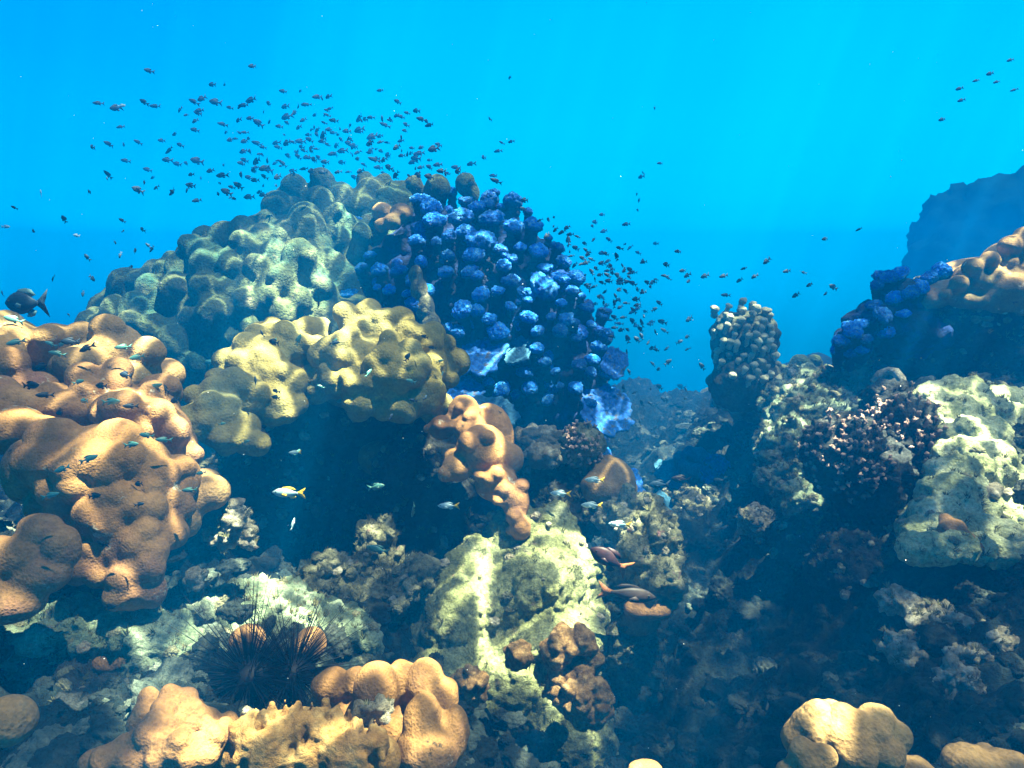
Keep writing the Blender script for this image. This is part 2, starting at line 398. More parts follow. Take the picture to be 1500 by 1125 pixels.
GZ += far_ * (1.5 * fbm(GX * .8 + 9, GY * .5, 3, 131) - .25)                                  # low coral hummocks farther out
edge = 13.2 + 6 * fbm(GX * .6, GX * 0 + 3, 3, 91) + np.clip(GX - 6, 0, 20) * .5        # beyond this the reef drops off into deep water
t_ = np.clip((GY - edge) / 9.0, 0, 1)
GZ -= 6.2 * t_ * t_ * (3 - 2 * t_)
ny_, nx_ = GX.shape
V = np.stack([GX.ravel(), GY.ravel(), GZ.ravel()], 1)
ii = (np.arange(ny_ - 1)[:, None] * nx_ + np.arange(nx_ - 1)[None, :]).ravel()
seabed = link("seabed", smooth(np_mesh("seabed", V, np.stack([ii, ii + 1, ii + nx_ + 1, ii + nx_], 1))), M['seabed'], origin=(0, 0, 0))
tag(seabed, kind="structure")

def gz_at(x, y):
    i = min(max(int(np.searchsorted(gx, x)) - 1, 0), len(gx) - 2); j = min(max(int(np.searchsorted(gy, y)) - 1, 0), len(gy) - 2)
    u = (x - gx[i]) / (gx[i + 1] - gx[i]); v = (y - gy[j]) / (gy[j + 1] - gy[j])
    return (GZ[j, i] * (1 - u) + GZ[j, i + 1] * u) * (1 - v) + (GZ[j + 1, i] * (1 - u) + GZ[j + 1, i + 1] * u) * v
def gd(px, py, far=20):
    """distance at which the ray through a pixel reaches the seabed"""
    d = .9
    while d < far:
        p = wp(px, py, d)
        if p.z < gz_at(p.x, p.y): return d
        d += .02
    return far

# ------------------------------------------------------------------ rocks
ROUGH = [('CLOUDS', 0.25, 0.17, 3), ('VORONOI', 0.12, -0.08, 1), ('CLOUDS', 0.07, 0.055, 2), ('VORONOI', 0.04, -0.032, 1), ('CLOUDS', 0.022, 0.022, 2)]
def rough(s=1.0, a=1.0):
    return [(k, sc * s, st * a, dp) for k, sc, st, dp in ROUGH]

def rock(blobs, mat, label, voxel=0.012, disp=None, name="reef_rock", cat="rock", sm=3, group=None):
    o = link(name, blob_mesh(name, blobs, voxel, sm, disp if disp is not None else rough()), M[mat])
    return tag(o, label, cat, group)

FACE = [(740, 760), (835, 752), (868, 830), (882, 900), (872, 955), (720, 962), (600, 945), (615, 860), (690, 800)]
def inside(x, y, poly):
    c = False
    for (x0, y0), (x1, y1) in zip(poly, poly[1:] + poly[:1]):
        if (y0 > y) != (y1 > y) and x < (x1 - x0) * (y - y0) / (y1 - y0) + x0: c = not c
    return c
pale_wall = []
for yy in range(755, 965, 15):
    for xx in range(600, 890, 18):
        x, y = xx + 7 * math.sin(yy * .3), yy + 5 * math.sin(xx * .2)
        if inside(x, y, FACE):
            v = (y - 750) / 210
            pale_wall.append(B(x, y, 3.0 - .42 * v + .05 * math.sin(x * .045) - .05 * math.sin(y * .05 + x * .02) + .0006 * abs(x - 760), 20, 18, 26))
pale_wall += [B(770, 830, 3.02, 90, 70, 50), B(700, 890, 2.95, 90, 60, 50), B(800, 900, 2.9, 80, 60, 50), B(640, 985, 2.65, 60, 45, 60), B(770, 1040, 2.62, 105, 100, 50), B(840, 1100, 2.5, 70, 80, 60)]
pale_rock = rock(pale_wall, 'bright_rock', "pale pitted rock face below the brown lump in the middle of the reef", 0.009, [('CLOUDS', .3, .09, 2), ('VORONOI', .09, -.02, 1), ('CLOUDS', .06, .022, 2), ('VORONOI', .03, -.016, 1), ('CLOUDS', .018, .012, 2)])
rock([B(555, 790, 3.0, 32, 32), B(560, 830, 2.95, 40, 35), B(490, 840, 2.8, 45, 30), B(460, 870, 2.7, 35, 25), B(540, 880, 2.75, 70, 35), B(610, 860, 2.8, 40, 45)], 'algae_rock',
     "knobbly algae-covered rock below the cave mouth, left of the pale rock face", 0.011, rough(0.7, 0.9))
# the rock that carries the yellow coral and forms the cave
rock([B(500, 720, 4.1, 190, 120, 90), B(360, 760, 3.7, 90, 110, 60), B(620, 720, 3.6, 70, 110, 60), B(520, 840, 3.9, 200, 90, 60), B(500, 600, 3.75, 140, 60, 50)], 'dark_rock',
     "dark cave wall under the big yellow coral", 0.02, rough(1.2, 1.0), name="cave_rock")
rock([B(950, 800, 3.0, 45, 55), B(965, 850, 2.95, 38, 55), B(920, 860, 3.05, 45, 60), B(900, 930, 3.05, 50, 80), B(930, 990, 3.1, 40, 70), B(930, 760, 3.2, 50, 40)], 'algae_rock',
     "greenish rock column beside the gully, right of the pale rock face", 0.012, rough(0.7, 0.9))
rock([B(825, 700, 3.6, 65, 45, 50), B(790, 680, 3.7, 45, 30), B(840, 740, 3.45, 60, 50, 50)], 'dark_rock',
     "dark rock between the blue mound and the round brown coral", 0.015, rough(0.8, 0.9))
rock([B(120, 925, 1.95, 150, 45, 70), B(220, 950, 1.95, 80, 60, 60), B(60, 960, 1.9, 90, 60, 60)], 'rock',
     "pale ledge of rock under the brown corals at the lower left", 0.009, rough(0.55, 0.6))
rock([B(370, 900, 2.35, 110, 45, 60), B(470, 930, 2.4, 90, 45, 60), B(300, 920, 2.25, 70, 40, 50)], 'rock',
     "pale slab of rock behind the long-spined urchins", 0.009, rough(0.6, 0.6))
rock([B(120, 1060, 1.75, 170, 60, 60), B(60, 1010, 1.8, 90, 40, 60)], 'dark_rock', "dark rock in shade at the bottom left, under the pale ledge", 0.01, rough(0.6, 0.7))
rock([B(345, 765, 2.25, 24, 22), B(325, 785, 2.25, 24, 18), B(360, 785, 2.25, 16, 20), B(350, 745, 2.25, 10, 14)], 'crust',
     "white crusted lump of rock at the right end of the big brown coral", 0.007, rough(0.35, 0.5))
rock([B(288, 848, 2.1, 14, 16)], 'crust', "small white crusted stone above the urchins", 0.006, rough(0.3, 0.35))
# right side
slope = []
for v_ in range(9):
    for u_ in range(7):
        v, u = v_ / 8, u_ / 6
        slope.append(B(1368 + 26 * math.sin(v * 5) * (1 - u) + u * 160, 585 + 225 * v - 10 * math.sin(u * 5), 3.72 - 1.12 * v - .12 * math.sin(u * 4 + 1) + .05 * math.sin(v * 9 + u * 3), 26, 26, 30))
slope += [B(1410, 780, 3.15, 100, 60, 60), B(1480, 790, 3.0, 100, 60, 60), B(1450, 700, 3.5, 90, 60, 60), B(1350, 790, 3.3, 50, 50, 60)]
slope_rock = rock(slope, 'sunlit_rock',
     "broad sunlit rock slope right of the dark branching coral", 0.012, [('CLOUDS', .4, .10, 2), ('VORONOI', .10, -.02, 1), ('CLOUDS', .07, .024, 2), ('VORONOI', .035, -.018, 1), ('CLOUDS', .022, .014, 2)])
rock([B(1190, 600, 4.9, 70, 40, 70), B(1150, 570, 5.3, 50, 30, 60), B(1240, 570, 5.2, 60, 35, 60), B(1160, 660, 4.5, 50, 45, 60), B(1210, 700, 4.0, 45, 55, 50), B(1130, 690, 4.3, 30, 25), B(1180, 740, 3.9, 45, 40, 50)], 'rock',
     "rubbly sunlit rock ridge between the knobby tower and the branching coral", 0.014, rough(0.8, 1.0))
g_ = min(gd(1115, 785), 3.9)
rock([B(1110, 765, g_, 30, 24), B(1125, 780, g_, 24, 22), B(1140, 770, g_ + .05, 24, 18)], 'crust', "pale crusted boulder beside the dark gully", 0.010, rough(0.5, 0.5), name="boulder", cat="boulder")
rock([B(1250, 830, 3.2, 60, 50, 40), B(1200, 790, 3.5, 70, 40, 50)], 'dark_rock', "dark weedy rock below the branching coral", 0.013, rough(0.8, 0.9))
rock([B(1330, 880, 2.45, 40, 14, 20), B(1365, 905, 2.4, 35, 18, 20), B(1400, 925, 2.35, 45, 22, 30), B(1320, 945, 2.35, 30, 18, 20), B(1355, 960, 2.3, 45, 22, 30), B(1420, 965, 2.25, 50, 25, 30), B(1465, 950, 2.25, 35, 25, 25), B(1400, 1000, 2.15, 35, 25, 25), B(1380, 1020, 2.15, 25, 18)], 'crust',
     "crusted ridge catching the sun on the dark slope at the lower right", 0.008, rough(0.4, 0.65))
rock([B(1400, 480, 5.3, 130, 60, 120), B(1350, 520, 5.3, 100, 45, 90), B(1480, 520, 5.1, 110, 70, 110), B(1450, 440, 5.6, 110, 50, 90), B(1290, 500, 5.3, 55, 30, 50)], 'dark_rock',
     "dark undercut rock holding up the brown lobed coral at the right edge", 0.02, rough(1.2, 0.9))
rock([B(1030, 745, 5.2, 50, 25, 40), B(990, 740, 5.4, 40, 22), B(1060, 760, 5.0, 40, 22), B(1000, 780, 4.9, 40, 20)], 'algae_rock', "low rock heap on the valley floor in front of the blue plates", 0.018, rough(0.9, 0.9))
rock([B(1000, 600, 12, 60, 20, 50), B(950, 630, 10.5, 60, 22, 50), B(1050, 630, 9.5, 60, 40, 50), B(1080, 595, 11, 60, 30)], 'algae_rock', "hazy low reef across the valley behind the tower's foot", 0.05, rough(2, 1.8))
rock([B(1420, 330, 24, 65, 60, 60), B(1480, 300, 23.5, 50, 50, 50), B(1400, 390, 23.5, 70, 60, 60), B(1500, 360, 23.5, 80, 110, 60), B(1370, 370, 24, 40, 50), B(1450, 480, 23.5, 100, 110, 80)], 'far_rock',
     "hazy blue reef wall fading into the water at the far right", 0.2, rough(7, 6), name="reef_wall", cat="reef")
rock([B(1120, 590, 6.0, 70, 25, 60), B(1180, 560, 6.3, 60, 25), B(1240, 560, 6.5, 50, 22)], 'rock', "sunlit rubble bank behind the knobby tower", 0.02, rough(1, 0.9))

def dome_cover(base, x0, x1, y0, y1, sp, seed, rr=(.55, .8), tall=1.0, sink=.15):
    """overlapping rounded lobes set close together over the skin of a colony"""
    r = random.Random(seed); out = []
    row, y = 0, y0
    while y < y1:
        x = x0 + (row % 2) * sp / 2
        while x < x1:
            px, py = x + r.uniform(-.33, .33) * sp, y + r.uniform(-.33, .33) * sp
            d = hit_blobs(base, px, py)
            if d:
                q = sp * r.uniform(*rr)
                out.append(B(px, py, d + q * d / F * sink, q, q * tall * r.uniform(.9, 1.15), q))
            x += sp
        y += sp * .86; row += 1
    return out

# ------------------------------------------------------------------ the big mound: lobed olive part and blue knobby part
mound_left = [B(400, 570, 6.2, 190, 240, 160), B(270, 580, 5.9, 140, 165, 130), B(470, 500, 6.5, 120, 200, 120), B(170, 560, 5.7, 75, 90, 80), B(560, 480, 6.8, 130, 195, 120)]
mound_right = [B(640, 520, 6.5, 190, 225, 150), B(730, 500, 6.5, 130, 190, 130), B(790, 560, 6.4, 100, 190, 120), B(830, 610, 6.2, 65, 130, 100), B(600, 640, 6.0, 180, 160, 120)]
LOBES = [(431, 277, 22), (473, 267, 18), (451, 291, 20), (409, 313, 27), (448, 338, 30), (490, 315, 15), (355, 358, 22), (375, 392, 20), (284, 365, 21), (299, 389, 21), (250, 382, 14),
         (315, 372, 15), (186, 423, 26), (230, 409, 24), (255, 430, 27), (301, 426, 22), (314, 463, 26), (361, 445, 21), (439, 385, 26), (415, 412, 22), (473, 423, 20), (414, 461, 22),
         (366, 482, 18), (253, 507, 22), (304, 504, 16), (290, 534, 22), (223, 483, 20), (189, 477, 20), (152, 456, 22), (130, 480, 18), (536, 268, 15), (563, 267, 15), (588, 277, 13),
         (607, 272, 14), (641, 277, 19), (681, 270, 16), (567, 291, 16), (527, 291, 14), (500, 280, 13), (510, 330, 16), (530, 345, 14), (470, 365, 16), (405, 350, 18), (335, 395, 16),
         (330, 425, 16), (340, 500, 18), (390, 440, 16), (440, 440, 16), (205, 450, 18), (280, 470, 18), (265, 540, 18), (330, 540, 18), (210, 520, 18), (170, 505, 18), (480, 345, 16),
         (495, 385, 14), (455, 405, 14), (390, 330, 16), (420, 300, 14), (510, 305, 12)]
olive = list(mound_left)
for px, py, r in LOBES:
    d = hit_blobs(mound_left + mound_right, px, py) or 6.5
    r *= random.uniform(.85, 1.18)
    k = random.uniform(1.05, 1.35)
    d -= r * 0.0045
    olive.append(B(px, py, d, r * .95, r * k, r))
    olive.append(B(px + random.uniform(-.5, .5) * r, py - r * .35, d - r * .002, r * .6, r * .7, r * .7))
    olive.append(B(px + random.uniform(-.6, .6) * r, py + r * .9, d + r * .004, r * .8, r * 1.2, r))
olive += dome_cover(mound_left, 90, 640, 255, 620, 29, 41, (.58, .88), 1.15, .2)
lobed = link("lobed_coral", blob_mesh("lobed_coral", olive, 0.019, 1, [('CLOUDS', 0.16, 0.03, 2), ('CLOUDS', 0.05, 0.016, 2)]), M['olive'])
tag(lobed, "huge mound of olive green rounded lobes rising behind the brown corals", "coral")

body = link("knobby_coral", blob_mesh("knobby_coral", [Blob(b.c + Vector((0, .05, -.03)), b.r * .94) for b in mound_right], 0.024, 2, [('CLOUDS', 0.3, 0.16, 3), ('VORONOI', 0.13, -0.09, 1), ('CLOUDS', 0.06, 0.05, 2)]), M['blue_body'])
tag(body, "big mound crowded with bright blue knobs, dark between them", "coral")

def knob_mesh(seed, cap=1.0, length=3.0, dsp=0.22):
    r = random.Random(seed)
    bl = [Blob((0, 0, 0), (1, 1, 0.9))]
    for i in range(5):
        a = r.uniform(0, 6.28)
        bl.append(Blob((math.cos(a) * r.uniform(.4, .7), math.sin(a) * r.uniform(.4, .7), r.uniform(-.25, .3)), (r.uniform(.4, .7),) * 3))
    for i in range(1, 5):
        bl.append(Blob((r.uniform(-.1, .1), r.uniform(-.1, .1), -i * length / 4), (.74, .74, .7)))
    return blob_mesh("knob", bl, 0.1, 2, [('CLOUDS', 0.8, dsp * 1.6, 2), ('VORONOI', 0.35, -dsp * 1.1, 1), ('CLOUDS', 0.16, dsp * .7, 2)], sub=2)
KNOBS = [knob_mesh(i) for i in range(7)]
for k in KNOBS: k.materials.append(M['blue'])

Z2 = [(570, 205, 40), (620, 245, 58), (635, 292, 52), (740, 280, 42), (800, 240, 45), (850, 290, 55), (755, 330, 50), (820, 375, 48), (790, 425, 50), (560, 365, 36), (690, 425, 44), (680, 490, 40),
      (770, 490, 46), (580, 450, 26), (335, 300, 36), (285, 385, 26), (345, 475, 40), (320, 525, 36), (305, 580, 36), (250, 440, 20), (420, 480, 32), (490, 485, 34), (440, 470, 22), (945, 315, 38),
      (1015, 310, 42), (1115, 390, 32), (970, 390, 36), (890, 400, 36), (940, 435, 36), (905, 465, 32), (1040, 410, 46), (935, 525, 50), (1060, 560, 54), (1120, 510, 34), (1185, 510, 36), (740, 640, 42),
      (800, 640, 30), (815, 580, 40), (845, 670, 30), (995, 665, 30), (1145, 680, 40), (1125, 720, 36), (1190, 745, 32), (1245, 690, 30), (1290, 660, 40), (1230, 630, 36), (1035, 785, 30),
      (985, 880, 34), (1200, 850, 30), (1340, 830, 36), (1245, 880, 30), (845, 915, 34), (1010, 945, 34), (1080, 990, 30), (1185, 940, 26), (1130, 930, 22), (1240, 1000, 26), (900, 950, 40),
      (950, 970, 30), (850, 205, 36), (940, 220, 42), (870, 175, 32), (690, 700, 32), (720, 722, 30), (880, 720, 36), (1130, 610, 32), (1170, 560, 30), (1000, 590, 32), (880, 560, 26), (1080, 350, 24),
      (570, 620, 46), (600, 560, 40), (1110, 870, 22), (1300, 890, 26), (1330, 960, 36), (690, 350, 30), (640, 370, 24), (460, 560, 30), (530, 570, 28), (410, 545, 24), (380, 420, 26), (700, 180, 34),
      (760, 210, 34), (1000, 250, 26), (1070, 840, 26), (1040, 720, 28), (930, 620, 30), (1090, 660, 26), (1270, 780, 32), (1300, 740, 30), (1210, 580, 28), (1140, 450, 30), (1060, 470, 26), (1250, 830, 26)]
def rot_to(zdir, spin):
    return zdir.to_track_quat('Z', 'Y').to_matrix().to_4x4() @ Matrix.Rotation(spin, 4, 'Z')
def put_knob(parent, me, pos, up, r, mat=None, lift=0.35):
    o = bpy.data.objects.new("knob", me); COL.objects.link(o)
    o.parent = parent
    Mx = Matrix.Translation(pos + up * r * lift - parent.location) @ rot_to(up, random.uniform(0, 6.28)) @ Matrix.Diagonal((r * random.uniform(.8, 1.3), r * random.uniform(.8, 1.2), r * random.uniform(.75, 1.15), 1))
    o.matrix_local = Mx
    return o
for i, (zx, zy, zr) in enumerate(Z2):
    px, py, r = 400 + zx / 2.679, 220 + zy / 2.679, zr / 2.679
    d = hit_blobs(mound_right + mound_left, px, py) or 6.5
    p = wp(px, py, d)
    nearest = min(mound_right, key=lambda b: (p - b.c).length)
    out = (p - nearest.c).normalized()
    up = (Vector((0, 0, 1)) * 1.0 + out * 0.75).normalized()
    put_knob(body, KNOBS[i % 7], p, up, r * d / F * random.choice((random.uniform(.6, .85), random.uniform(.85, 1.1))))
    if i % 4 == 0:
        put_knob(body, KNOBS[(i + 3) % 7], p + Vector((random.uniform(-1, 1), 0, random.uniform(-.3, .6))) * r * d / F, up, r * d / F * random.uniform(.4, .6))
# the smaller knobs all over the rest of the blue mound, too many to count
def knob_stuff(name, me_list, spots):
    V, Fc, nn = [], [], 0
    cache = []
    for me in me_list:
        co = np.empty(len(me.vertices) * 3); me.vertices.foreach_get("co", co)
        me.calc_loop_triangles()
        tr = np.empty(len(me.loop_triangles) * 3, int); me.loop_triangles.foreach_get("vertices", tr)
        cache.append((co.reshape(-1, 3), tr.reshape(-1, 3)))
    for p, up, r in spots:
        co, tr = random.choice(cache)
        Mx = np.array(rot_to(up, random.uniform(0, 6.28)).to_3x3())
        V.append((co * r * np.array([random.uniform(.85, 1.15), random.uniform(.85, 1.15), random.uniform(.8, 1.2)])) @ Mx.T + np.array(p[:])); Fc.append(tr + nn); nn += len(co)
    return smooth(np_mesh(name, np.concatenate(V), np.concatenate(Fc)))
spots = []
vs = body.data.vertices
for i in range(300):
    v = vs[random.randrange(len(vs))]
    nrm = v.normal
    if nrm.z < -0.3: continue
    p = body.location + v.co
    spots.append((p, (nrm + Vector((0, 0, 0.9))).normalized(), random.choice((random.uniform(0.03, 0.06), random.uniform(.05, .095)))))
ks = link("small_knob", knob_stuff("small_knob", KNOBS[:4], spots), M['blue_small'], body)
tag(ks, kind="stuff")

# cream lobes on the mound's crest
cream = []
for px, py, r in ((560, 311, 16), (588, 313, 17), (575, 325, 14), (560, 330, 12)):
    cream.append(B(px, py, (hit_blobs(mound_right + mound_left, px, py) or 6.3) - .06, r, r * .9, r))
o = link("lobed_coral", blob_mesh("lobed_coral", cream, 0.012, 2, [('CLOUDS', .05, .02, 2)]), M['tan'])
tag(o, "pair of small cream lobes among the blue knobs near the mound's crest", "coral")
dd = hit_blobs(mound_right, 612, 405) - .1
o = link("tube_sponge", blob_mesh("tube_sponge", [B(609, 403, dd, 11, 15, 9), B(614, 425, dd, 13, 18, 11), B(622, 450, dd + .02, 15, 20, 12), B(630, 475, dd + .04, 16, 20, 13)], 0.012, 3, [('CLOUDS', .06, .02, 2)]), M['algae_rock'])
tag(o, "smooth leaning finger of coral in front of the blue knobs", "coral")

# ------------------------------------------------------------------ plate corals
def plate_mesh(w, dpt, th, lobes, seed, cup=0.15):
    """a thin shelf with a scalloped rim; local x right, y out toward the rim, z up"""
    r = random.Random(seed)
    nr, na = 14, 72
    ph = [r.uniform(0, 6.28) for _ in range(5)]
    top = []
    nrm_ = [r.uniform(-1, 1) for _ in range(na)]
    for i in range(nr + 1):
        t = i / nr
        for j in range(na):
            a = 2 * math.pi * j / na
            rr = t * (1 + .07 * math.sin(lobes * a + ph[0]) + .04 * math.sin((lobes * 2 + 1) * a + ph[1]) + .035 * math.sin(17 * a + ph[2]) + .03 * math.sin(29 * a + ph[3]))
            x, y = math.cos(a) * rr * w, math.sin(a) * rr * dpt
            z = cup * t * t * w + .05 * w * t * math.sin(3 * a + ph[4]) + .035 * w * math.sin(9 * a + ph[1]) * t * t + .008 * w * nrm_[j] * t * t + .03 * w * math.sin(t * 22 + 2 * math.sin(4 * a))
            top.append((x, y, z))
    V = top + [(x, y, z - th * (1.3 - i // na / nr * .6)) for i, (x, y, z) in enumerate(top)]
    N = len(top); Fc = []
    for i in range(nr):
        for j in range(na):
            a, b = i * na + j, i * na + (j + 1) % na
            c, d = a + na, b + na
            Fc.append((a, c, d, b)); Fc.append((N + a, N + b, N + d, N + c))
    for j in range(na):
        a, b = nr * na + j, nr * na + (j + 1) % na
        Fc.append((a, N + a, N + b, b))
    return smooth(np_mesh("plate_coral", V, Fc))

def plate(px, py, d, wpx, dpx, tilt, roll, mat, label, seed, lobes=5, cup=.12, th=.032, yaw=0, group=None):
    k = d / F
    me = plate_mesh(wpx * k, dpx * k, th, lobes, seed, cup)
    o = bpy.data.objects.new("plate_coral", me); COL.objects.link(o); me.materials.append(M[mat])
    o.location = wp(px, py, d)
    o.rotation_euler = (math.radians(tilt), math.radians(roll), math.radians(yaw))
    return tag(o, label, "coral", group)
def dm(px, py, off=0.0): return (hit_blobs(mound_right + mound_left, px, py) or 6.3) - off
plate(699, 518, dm(699, 518, .02), 42, 50, 34, -4, 'blue_plate', "ragged bright blue plate coral below the knobs, right of the yellow coral", 1)
plate(757, 514, dm(757, 512, .02), 22, 30, 34, -22, 'teal_plate', "thin upturned pale rimmed plate coral beside the ragged blue plate", 2, 4)
plate(680, 572, dm(680, 572, .02), 28, 34, 24, 4, 'blue_plate', "narrow blue plate coral at the shoulder of the brown lump", 3, 4)
plate(722, 606, 4.2, 36, 40, 26, 12, 'teal_plate', "teal plate coral with a bright rim above the branching coral", 4)
plate(888, 602, dm(870, 600, .02), 40, 48, 38, 16, 'blue_plate', "large bright blue plate coral at the mound's lower right edge", 5, 6)
plate(900, 532, dm(880, 540, .02), 20, 28, 50, 30, 'blue_plate', "small blue plate coral above the large one at the mound's right edge", 6, 4)
plate(922, 712, 4.0, 26, 34, 30, 30, 'blue_plate', "dull blue plate coral showing behind the round tan ball", 7, 4)
plate(1000, 700, 5.6, 40, 45, 30, -6, 'teal_plate', "wide hazy plate coral on the valley floor under small knobs", 8, 5)
plate(1050, 692, 5.5, 26, 26, 55, 10, 'blue_plate', "round hazy disc of plate coral beside the valley knobs", 9, 3)
plate(965, 745, 5.2, 24, 30, 30, 0, 'teal_plate', "small hazy plate coral low on the valley floor", 10, 4)
o = link("knobby_coral", blob_mesh("knobby_coral", [B(995, 672, 5.7, 10, 13), B(1010, 665, 5.75, 10, 14), B(1025, 668, 5.7, 11, 15), B(1003, 685, 5.6, 10, 12), B(1020, 690, 5.55, 11, 12), B(1038, 680, 5.7, 12, 16), B(1018, 700, 5.7, 28, 12)], .018, 2, [('CLOUDS', .1, .04, 2)]), M['teal_plate'])
tag(o, "cluster of pale blue knobs on the valley floor", "coral")

# ------------------------------------------------------------------ massive corals
LUMP = [('CLOUDS', 0.30, 0.03, 1), ('CLOUDS', 0.07, 0.010, 2), ('CLOUDS', 0.025, 0.005, 1)]
def bumps(blobs, n, rpx, d_, seed, scale=(.5, 1.0), zmin=-.6):
    """adds n smaller lumps on the camera-facing and upper skin of a set of ellipsoids"""
    r = random.Random(seed); out = list(blobs)
    for i in range(n):
        b = r.choice(blobs)
        while True:
            v = Vector((r.gauss(0, 1), r.gauss(-.5, 1), r.gauss(.3, 1))).normalized()
            if v.z > zmin and v.y < .6: break
        rr = rpx * d_ / F * r.uniform(*scale)
        out.append(Blob(b.c + Vector((v.x * b.r.x, v.y * b.r.y, v.z * b.r.z)) * .97, (rr, rr, rr * r.uniform(.75, 1.05))))
    return out
def coral(blobs, mat, label, voxel=.009, sm=2, disp=LUMP, name="massive_coral", group=None, fac=.5):
    o = link(name, blob_mesh(name, blobs, voxel, sm, disp, fac=fac), M[mat])
    return tag(o, label, "coral", group)

yel = [B(529, 478, 3.45, 34, 28), B(565, 482, 3.42, 36, 30), B(602, 508, 3.38, 42, 36), B(630, 535, 3.36, 26, 34), B(580, 540, 3.22, 48, 42), B(510, 525, 3.3, 50, 40), B(617, 577, 3.28, 34, 34),
       B(588, 592, 3.22, 38, 30), B(540, 572, 3.2, 42, 34), B(490, 555, 3.28, 38, 30), B(411, 510, 3.35, 52, 38), B(389, 493, 3.4, 30, 22), B(450, 500, 3.45, 40, 28), B(371, 535, 3.2, 40, 34), B(408, 560, 3.15, 36, 32),
       B(410, 597, 3.1, 30, 24), B(345, 575, 3.0, 38, 34), B(316, 595, 2.9, 38, 30), B(294, 613, 2.8, 34, 28), B(331, 637, 2.85, 42, 18), B(371, 657, 2.85, 16, 10), B(560, 540, 3.6, 110, 70, 70), B(420, 550, 3.6, 80, 55, 60)]
coral(bumps(yel, 40, 17, 3.2, 3) + dome_cover(yel, 280, 665, 445, 670, 24, 31, (.62, .9), .95, .5), 'yellow', "large yellow lumpy coral overhanging the dark cave in the middle", .010, 2)
coral(bumps([B(679, 606, 3.25, 25, 28), B(646, 626, 3.2, 21, 20), B(690, 630, 3.15, 26, 24), B(708, 660, 3.05, 40, 38), B(745, 672, 3.05, 24, 26), B(672, 684, 3.0, 22, 20), B(727, 708, 3.0, 32, 28), B(756, 736, 2.95, 20, 30), B(762, 772, 2.9, 16, 20), B(738, 730, 2.95, 16, 12), B(716, 650, 3.3, 40, 60, 40)], 30, 13, 3, 4), 'orange',
      "stack of smooth brown lobes hanging over the pale rock face", .008, 2)
coral([B(893, 705, 3.4, 36, 34), B(880, 718, 3.35, 30, 30), B(905, 722, 3.4, 28, 30), B(888, 690, 3.45, 22, 24), B(900, 738, 3.4, 24, 18)], 'tan', "round tan coral ball beside the branching coral", .011, 5, [('CLOUDS', .12, .05, 1)])
coral([B(960, 893, 2.85, 28, 18), B(935, 892, 2.85, 24, 16), B(930, 905, 2.95, 40, 26)], 'brown', "smooth brown coral hump at the foot of the green rock column", .009, 4)
coral([B(585, 688, 3.55, 18, 11), B(568, 690, 3.6, 18, 14), B(560, 670, 3.75, 36, 30)], 'tan', "small lump of coral inside the dark cave", .012, 4)

left_back = [B(80, 512, 2.75, 42, 38), B(170, 517, 2.7, 44, 46), B(205, 545, 2.65, 28, 40), B(25, 500, 2.75, 32, 32), B(125, 540, 2.6, 50, 34), B(-20, 530, 2.6, 50, 50), B(60, 570, 2.9, 80, 50), B(160, 560, 2.85, 80, 50)]
coral(left_back + dome_cover(left_back, -30, 250, 470, 600, 44, 32, (.5, .72), .95, .25), 'tan', "row of big tan domes at the left edge in front of the olive mound", .010, 1)
left_mid = [B(150, 572, 2.42, 42, 34), B(140, 590, 2.36, 38, 24), B(50, 572, 2.4, 34, 28), B(235, 575, 2.5, 32, 28), B(10, 555, 2.4, 34, 26), B(200, 605, 2.3, 66, 38), B(245, 630, 2.3, 36, 36), B(100, 600, 2.35, 50, 30), B(20, 600, 2.25, 50, 34), B(265, 650, 2.35, 24, 30), B(150, 650, 2.55, 120, 50)]
coral(left_mid + dome_cover(left_mid, -30, 290, 540, 690, 38, 33, (.5, .75), .95, .25), 'brown', "middle tier of tan brown domes with fish swimming over them", .009, 1)
big = [B(150, 690, 2.02, 84, 72), B(110, 680, 2.02, 70, 58), B(190, 690, 2.02, 56, 60), B(45, 690, 2.0, 36, 50), B(60, 632, 2.15, 34, 24), B(170, 750, 1.98, 66, 60), B(215, 770, 1.98, 44, 48), B(250, 735, 2.05, 26, 34), B(205, 830, 1.92, 36, 44), B(160, 810, 1.95, 50, 50), B(190, 870, 1.9, 36, 26), B(262, 700, 2.1, 30, 34), B(120, 740, 2.05, 70, 60)]
coral(big + dome_cover(big, 60, 290, 690, 880, 34, 34, (.45, .75), 1.0, .3) + dome_cover(big, 20, 260, 620, 690, 70, 35, (.5, .62), .8, .4), 'orange', "biggest brown dome coral in the left foreground, streaked with bright light", .008, 1)
coral([B(310, 722, 2.2, 27, 28), B(288, 735, 2.18, 24, 26), B(300, 705, 2.25, 24, 18), B(275, 765, 2.15, 22, 26)], 'tan', "small smooth tan coral knob next to the white crusted lump", .008, 4)
coral([B(58, 775, 1.72, 34, 22), B(92, 800, 1.72, 24, 32), B(28, 815, 1.7, 40, 34), B(58, 842, 1.7, 42, 28), B(15, 880, 1.68, 50, 34), B(-10, 840, 1.7, 40, 60)], 'brown', "hollow ring shaped brown coral at the left edge", .008, 4, [('CLOUDS', .1, .03, 1)])
g_ = min(gd(170, 985), 1.9) - .03
coral([B(160, 970, g_, 27, 18), B(185, 965, g_, 22, 16)], 'orange', "small smooth orange brown coral under the pale ledge", .007, 4, [('CLOUDS', .1, .02, 1)])
coral([B(12, 1055, 1.35, 38, 36)], 'tan', "single tan coral ball cut by the left edge near the bottom", .007, 4, [('CLOUDS', .1, .02, 1)])
